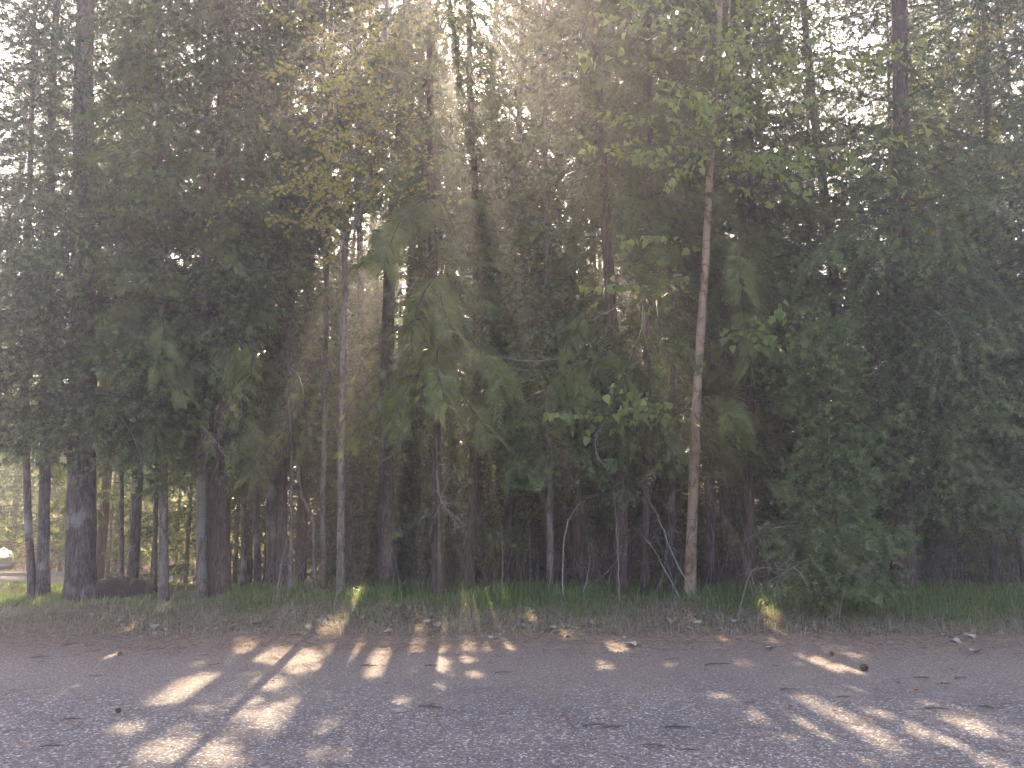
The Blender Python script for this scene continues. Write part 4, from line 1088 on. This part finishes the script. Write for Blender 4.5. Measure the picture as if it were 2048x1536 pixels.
# soil mound beside the thick fir --------------------------------------------------
th = np.linspace(0, 2 * np.pi, 56, endpoint=False); rr = np.linspace(0, 1, 16)
mc = at(238, 1192, 12.1); mz = float(gz(mc[0], mc[1]))
Vm = []
for q in rr:
    for t in th:
        x, y = 1.0 * q * math.cos(t) * .62, .75 * q * math.sin(t) * .7
        hgt = .27 * (1 - q ** 2.0) ** .9 if q < 1 else -.05
        nz = .008 * (math.sin(x * 19 + 1) + math.sin(y * 23 + x * 11) + .7 * math.sin(x * 41 + y * 37)) * (1 - q) ** .4
        Vm.append((x + .06 * math.sin(t * 3) * q, y, hgt * (1 + .18 * q * math.sin(t * 2 + .5)) + nz))
n = len(th); i = np.arange(15)[:, None] * n; j = np.arange(n)[None]; k = (j + 1) % n
q = np.stack([i + j, i + n + j, i + n + k, i + k], -1).reshape(-1, 4)
b = MB(); b.add(np.array(Vm) + [mc[0], mc[1], mz], np.concatenate([q[:, [0, 1, 2]], q[:, [0, 2, 3]]]))
for _ in range(60):
    t, q = U(0, 6.28), U(.1, .95); x, y = .62 * q * math.cos(t), .52 * q * math.sin(t); z = .27 * (1 - q ** 2) ** .9
    p = np.array([mc[0] + x, mc[1] + y, mz + z]); d = unit([U(-1, 1), U(-1, .2), U(-.2, .5)]) * U(.06, .2)
    b.add(*tube(np.stack([p, p + d * .5 + [0, 0, .02], p + d]), [.004, .003, .001], 4, False), 1)
tag(b.build('dirt_mound', [plain('dark_soil', (.07, .05, .042), .95, .6, 30), B_TWG], origin=(mc[0], mc[1], mz), smooth=True), 'low mound of dark brown soil against the foot of the thick left fir', 'mound')

# ------------------------------------------------------------------ white car at the left edge
def car():
    Yc = 22.6
    nose = at(11, 1140, Yc)[0] - .22
    z0 = float(gz(nose, Yc)) + .01
    root = thing('parked_car', 'white car parked beyond the lawn, cut by the left edge of the photo', 'car', (nose - 2.1, Yc, z0))
    # cross-sections along x (0 = nose, going back), half width, sill z, bonnet / roof z
    S = [(0.0, .62, .36, .60), (.10, .76, .26, .76), (.35, .84, .22, .86), (.9, .87, .20, .95), (1.35, .88, .20, 1.0), (1.9, .86, .20, 1.36), (2.3, .84, .20, 1.47), (3.1, .84, .20, 1.48), (3.7, .84, .22, 1.36), (4.05, .82, .26, 1.02), (4.25, .74, .36, .92)]
    P = np.array(S); xs_ = np.linspace(0, 4.25, 44); C = np.stack([np.interp(xs_, P[:, 0], P[:, c]) for c in (1, 2, 3)], 1)
    V = []; m = 14
    for x, (hw, zl, zh) in zip(xs_, C):
        belt = min(zh, .92)
        prof = [(hw * .9, zl), (hw * 1.0, zl + .12), (hw * 1.02, (zl + belt) / 2), (hw * .985, belt - .06), (hw * .93, belt)]
        if zh > belt + .02: prof += [(hw * .80, belt + (zh - belt) * .6), (hw * .66, zh - .03)]
        else: prof += [(hw * .85, zh + .012), (hw * .6, zh + .02)]
        pr = prof + [(-a, b_) for a, b_ in prof[::-1]]
        for (yy, zz) in pr: V.append((nose - x, Yc + yy, z0 + zz))
    V = np.array(V); i = np.arange(43)[:, None] * m; j = np.arange(m)[None]; k = (j + 1) % m
    q = np.stack([i + j, i + k, i + m + k, i + m + j], -1).reshape(-1, 4)
    Tq = np.concatenate([q[:, [0, 1, 2]], q[:, [0, 2, 3]]])
    c = V[Tq].mean(1)
    keep = np.ones(len(Tq), bool)
    for wx in (.80, 3.42): keep &= ~((((c[:, 0] - (nose - wx)) ** 2 + (c[:, 2] - z0 - .32) ** 2) < .37 ** 2) & (np.abs(c[:, 1] - Yc) > .6))
    b = MB(); b.add(V, Tq[keep]); e = 43 * m
    b.add(np.concatenate([V[:m], [V[:m].mean(0)], V[e:e + m], [V[e:e + m].mean(0)]]), [(m, (a + 1) % m, a) for a in range(m)] + [(2 * m + 1, m + 1 + a, m + 1 + (a + 1) % m) for a in range(m)])
    b.build('body', plain('white_car_paint', (.62, .62, .61), .3, spec=.5), root, smooth=True)
    glass = plain('car_glass', (.02, .022, .025), .08, spec=.6)
    for sd in (-1, 1):
        b = MB(); y1, y2 = Yc + sd * .815, Yc + sd * .60
        b.add([(nose - 1.75, y1, z0 + .95), (nose - 3.6, y1, z0 + .95), (nose - 3.25, y2 + sd * .04, z0 + 1.38), (nose - 2.2, y2 + sd * .04, z0 + 1.38)], [(0, 1, 2), (0, 2, 3)]); b.build('side_window', glass, root)
        b = MB(); b.add(*tube(np.array([(nose - .05, Yc + sd * .52, z0 + .66), (nose - .16, Yc + sd * .66, z0 + .68), (nose - .34, Yc + sd * .80, z0 + .70)]), [.05, .07, .03], 8)); b.build('headlight', plain('lamp_glass', (.6, .62, .64), .1, spec=.6), root)
    b = MB(); b.add([(nose - 1.36, Yc - .74, z0 + 1.005), (nose - 1.36, Yc + .74, z0 + 1.005), (nose - 1.93, Yc + .60, z0 + 1.375), (nose - 1.93, Yc - .60, z0 + 1.375)], [(0, 1, 2), (0, 2, 3)]); b.build('windscreen', glass, root)
    b = MB(); box(b, (nose - .10, Yc - .66, z0 + .28), (nose + .03, Yc + .66, z0 + .42)); b.build('bumper', plain('bumper_plastic', (.03, .03, .03), .6), root)
    for wx in (.80, 3.42):
        for sd in (-1, 1):
            cc = np.array([nose - wx, Yc + sd * .76, z0 + .32])
            b = MB(); b.add(*tube(np.array([cc - [0, .10, 0], cc - [0, .085, 0], cc + [0, .085, 0], cc + [0, .10, 0]]), [.28, .32, .32, .28], 28))
            w = b.build('wheel', plain('tyre_rubber', (.02, .02, .02), .85), root)
            b = MB(); f = cc + [0, sd * .101, 0]
            b.add(*tube(np.array([f, f + [0, sd * .006, 0]]), [.20, .19], 24))
            for a in range(5):
                d = np.array([math.cos(a * 1.2566), 0, math.sin(a * 1.2566)]); b.add(*tube(np.array([f + [0, sd * .01, 0], f + d * .19 + [0, sd * .012, 0]]), [.03, .02], 6))
            rim = b.build('rim', plain('alloy', (.45, .45, .46), .35, metal=.8), root); rim.parent = w
            rim.location = (0, 0, 0)


car()

# ------------------------------------------------------------------ haze
hz = MB(); box(hz, (-68, -14, -3), (68, 72, 26))
ho = hz.build('glare_haze', None) if False else None
m, nt, out = nodes_of('glare_air')
pv = N(nt, 'ShaderNodeVolumePrincipled'); pv.inputs['Color'].default_value = (1.0, .92, .97, 1)
pv.inputs['Density'].default_value = HAZE_D = .0074
pv.inputs['Anisotropy'].default_value = .70
nt.links.new(pv.outputs[0], out.inputs['Volume'])
ho = hz.build('glare_haze', m); tag(ho, kind='stuff'); ho.display_type = 'WIRE'  # box of thin air, added so its glow imitates veiling glare in the lens

# ------------------------------------------------------------------ light
w = bpy.data.worlds.new('World'); SC.world = w; w.use_nodes = True
nt = w.node_tree; bg = nt.nodes['Background']
sky = nt.nodes.new('ShaderNodeTexSky'); sky.sky_type = 'NISHITA'; sky.sun_disc = False
sky.sun_elevation = SUN_EL; sky.sun_rotation = SUN_AZ
sky.air_density = .8; sky.dust_density = 4.0; sky.ozone_density = .3
nt.links.new(sky.outputs[0], bg.inputs[0]); bg.inputs[1].default_value = .15
ld = bpy.data.lights.new('sun', 'SUN'); ld.energy = 5.0; ld.angle = R(.53); ld.color = (1, .84, .60)
lo = bpy.data.objects.new('sun', ld); COL.objects.link(lo); lo.location = (0, 30, 40)
lo.rotation_euler = Vector(SUN).to_track_quat('Z', 'Y').to_euler()

cd = bpy.data.cameras.new('camera'); co = bpy.data.objects.new('camera', cd); COL.objects.link(co)
co.location = CAM; co.rotation_euler = (R(90) + PITCH, 0, 0)
cd.sensor_width = 36; cd.lens = 36 * FPX / 2048; cd.clip_end = 600; cd.clip_start = .05
SC.camera = co

SC.view_settings.view_transform = 'Standard'; SC.view_settings.look = 'None'
SC.view_settings.exposure = 2.55; SC.view_settings.gamma = 1.0; SC.view_settings.use_curve_mapping = False
cy = SC.cycles
cy.max_bounces = 5; cy.diffuse_bounces = 3; cy.glossy_bounces = 2; cy.transmission_bounces = 3; cy.volume_bounces = 1; cy.transparent_max_bounces = 4
cy.caustics_reflective = False; cy.caustics_refractive = False
cy.use_denoising = True
cy.denoising_prefilter = 'NONE'
try: cy.denoiser = 'OPENIMAGEDENOISE'
except Exception: pass
cy.sample_clamp_indirect = 4.0; cy.sample_clamp_direct = 12.0
print('TRIS', sum(len(m.polygons) for m in bpy.data.meshes), 'OBJ', len(bpy.data.objects))
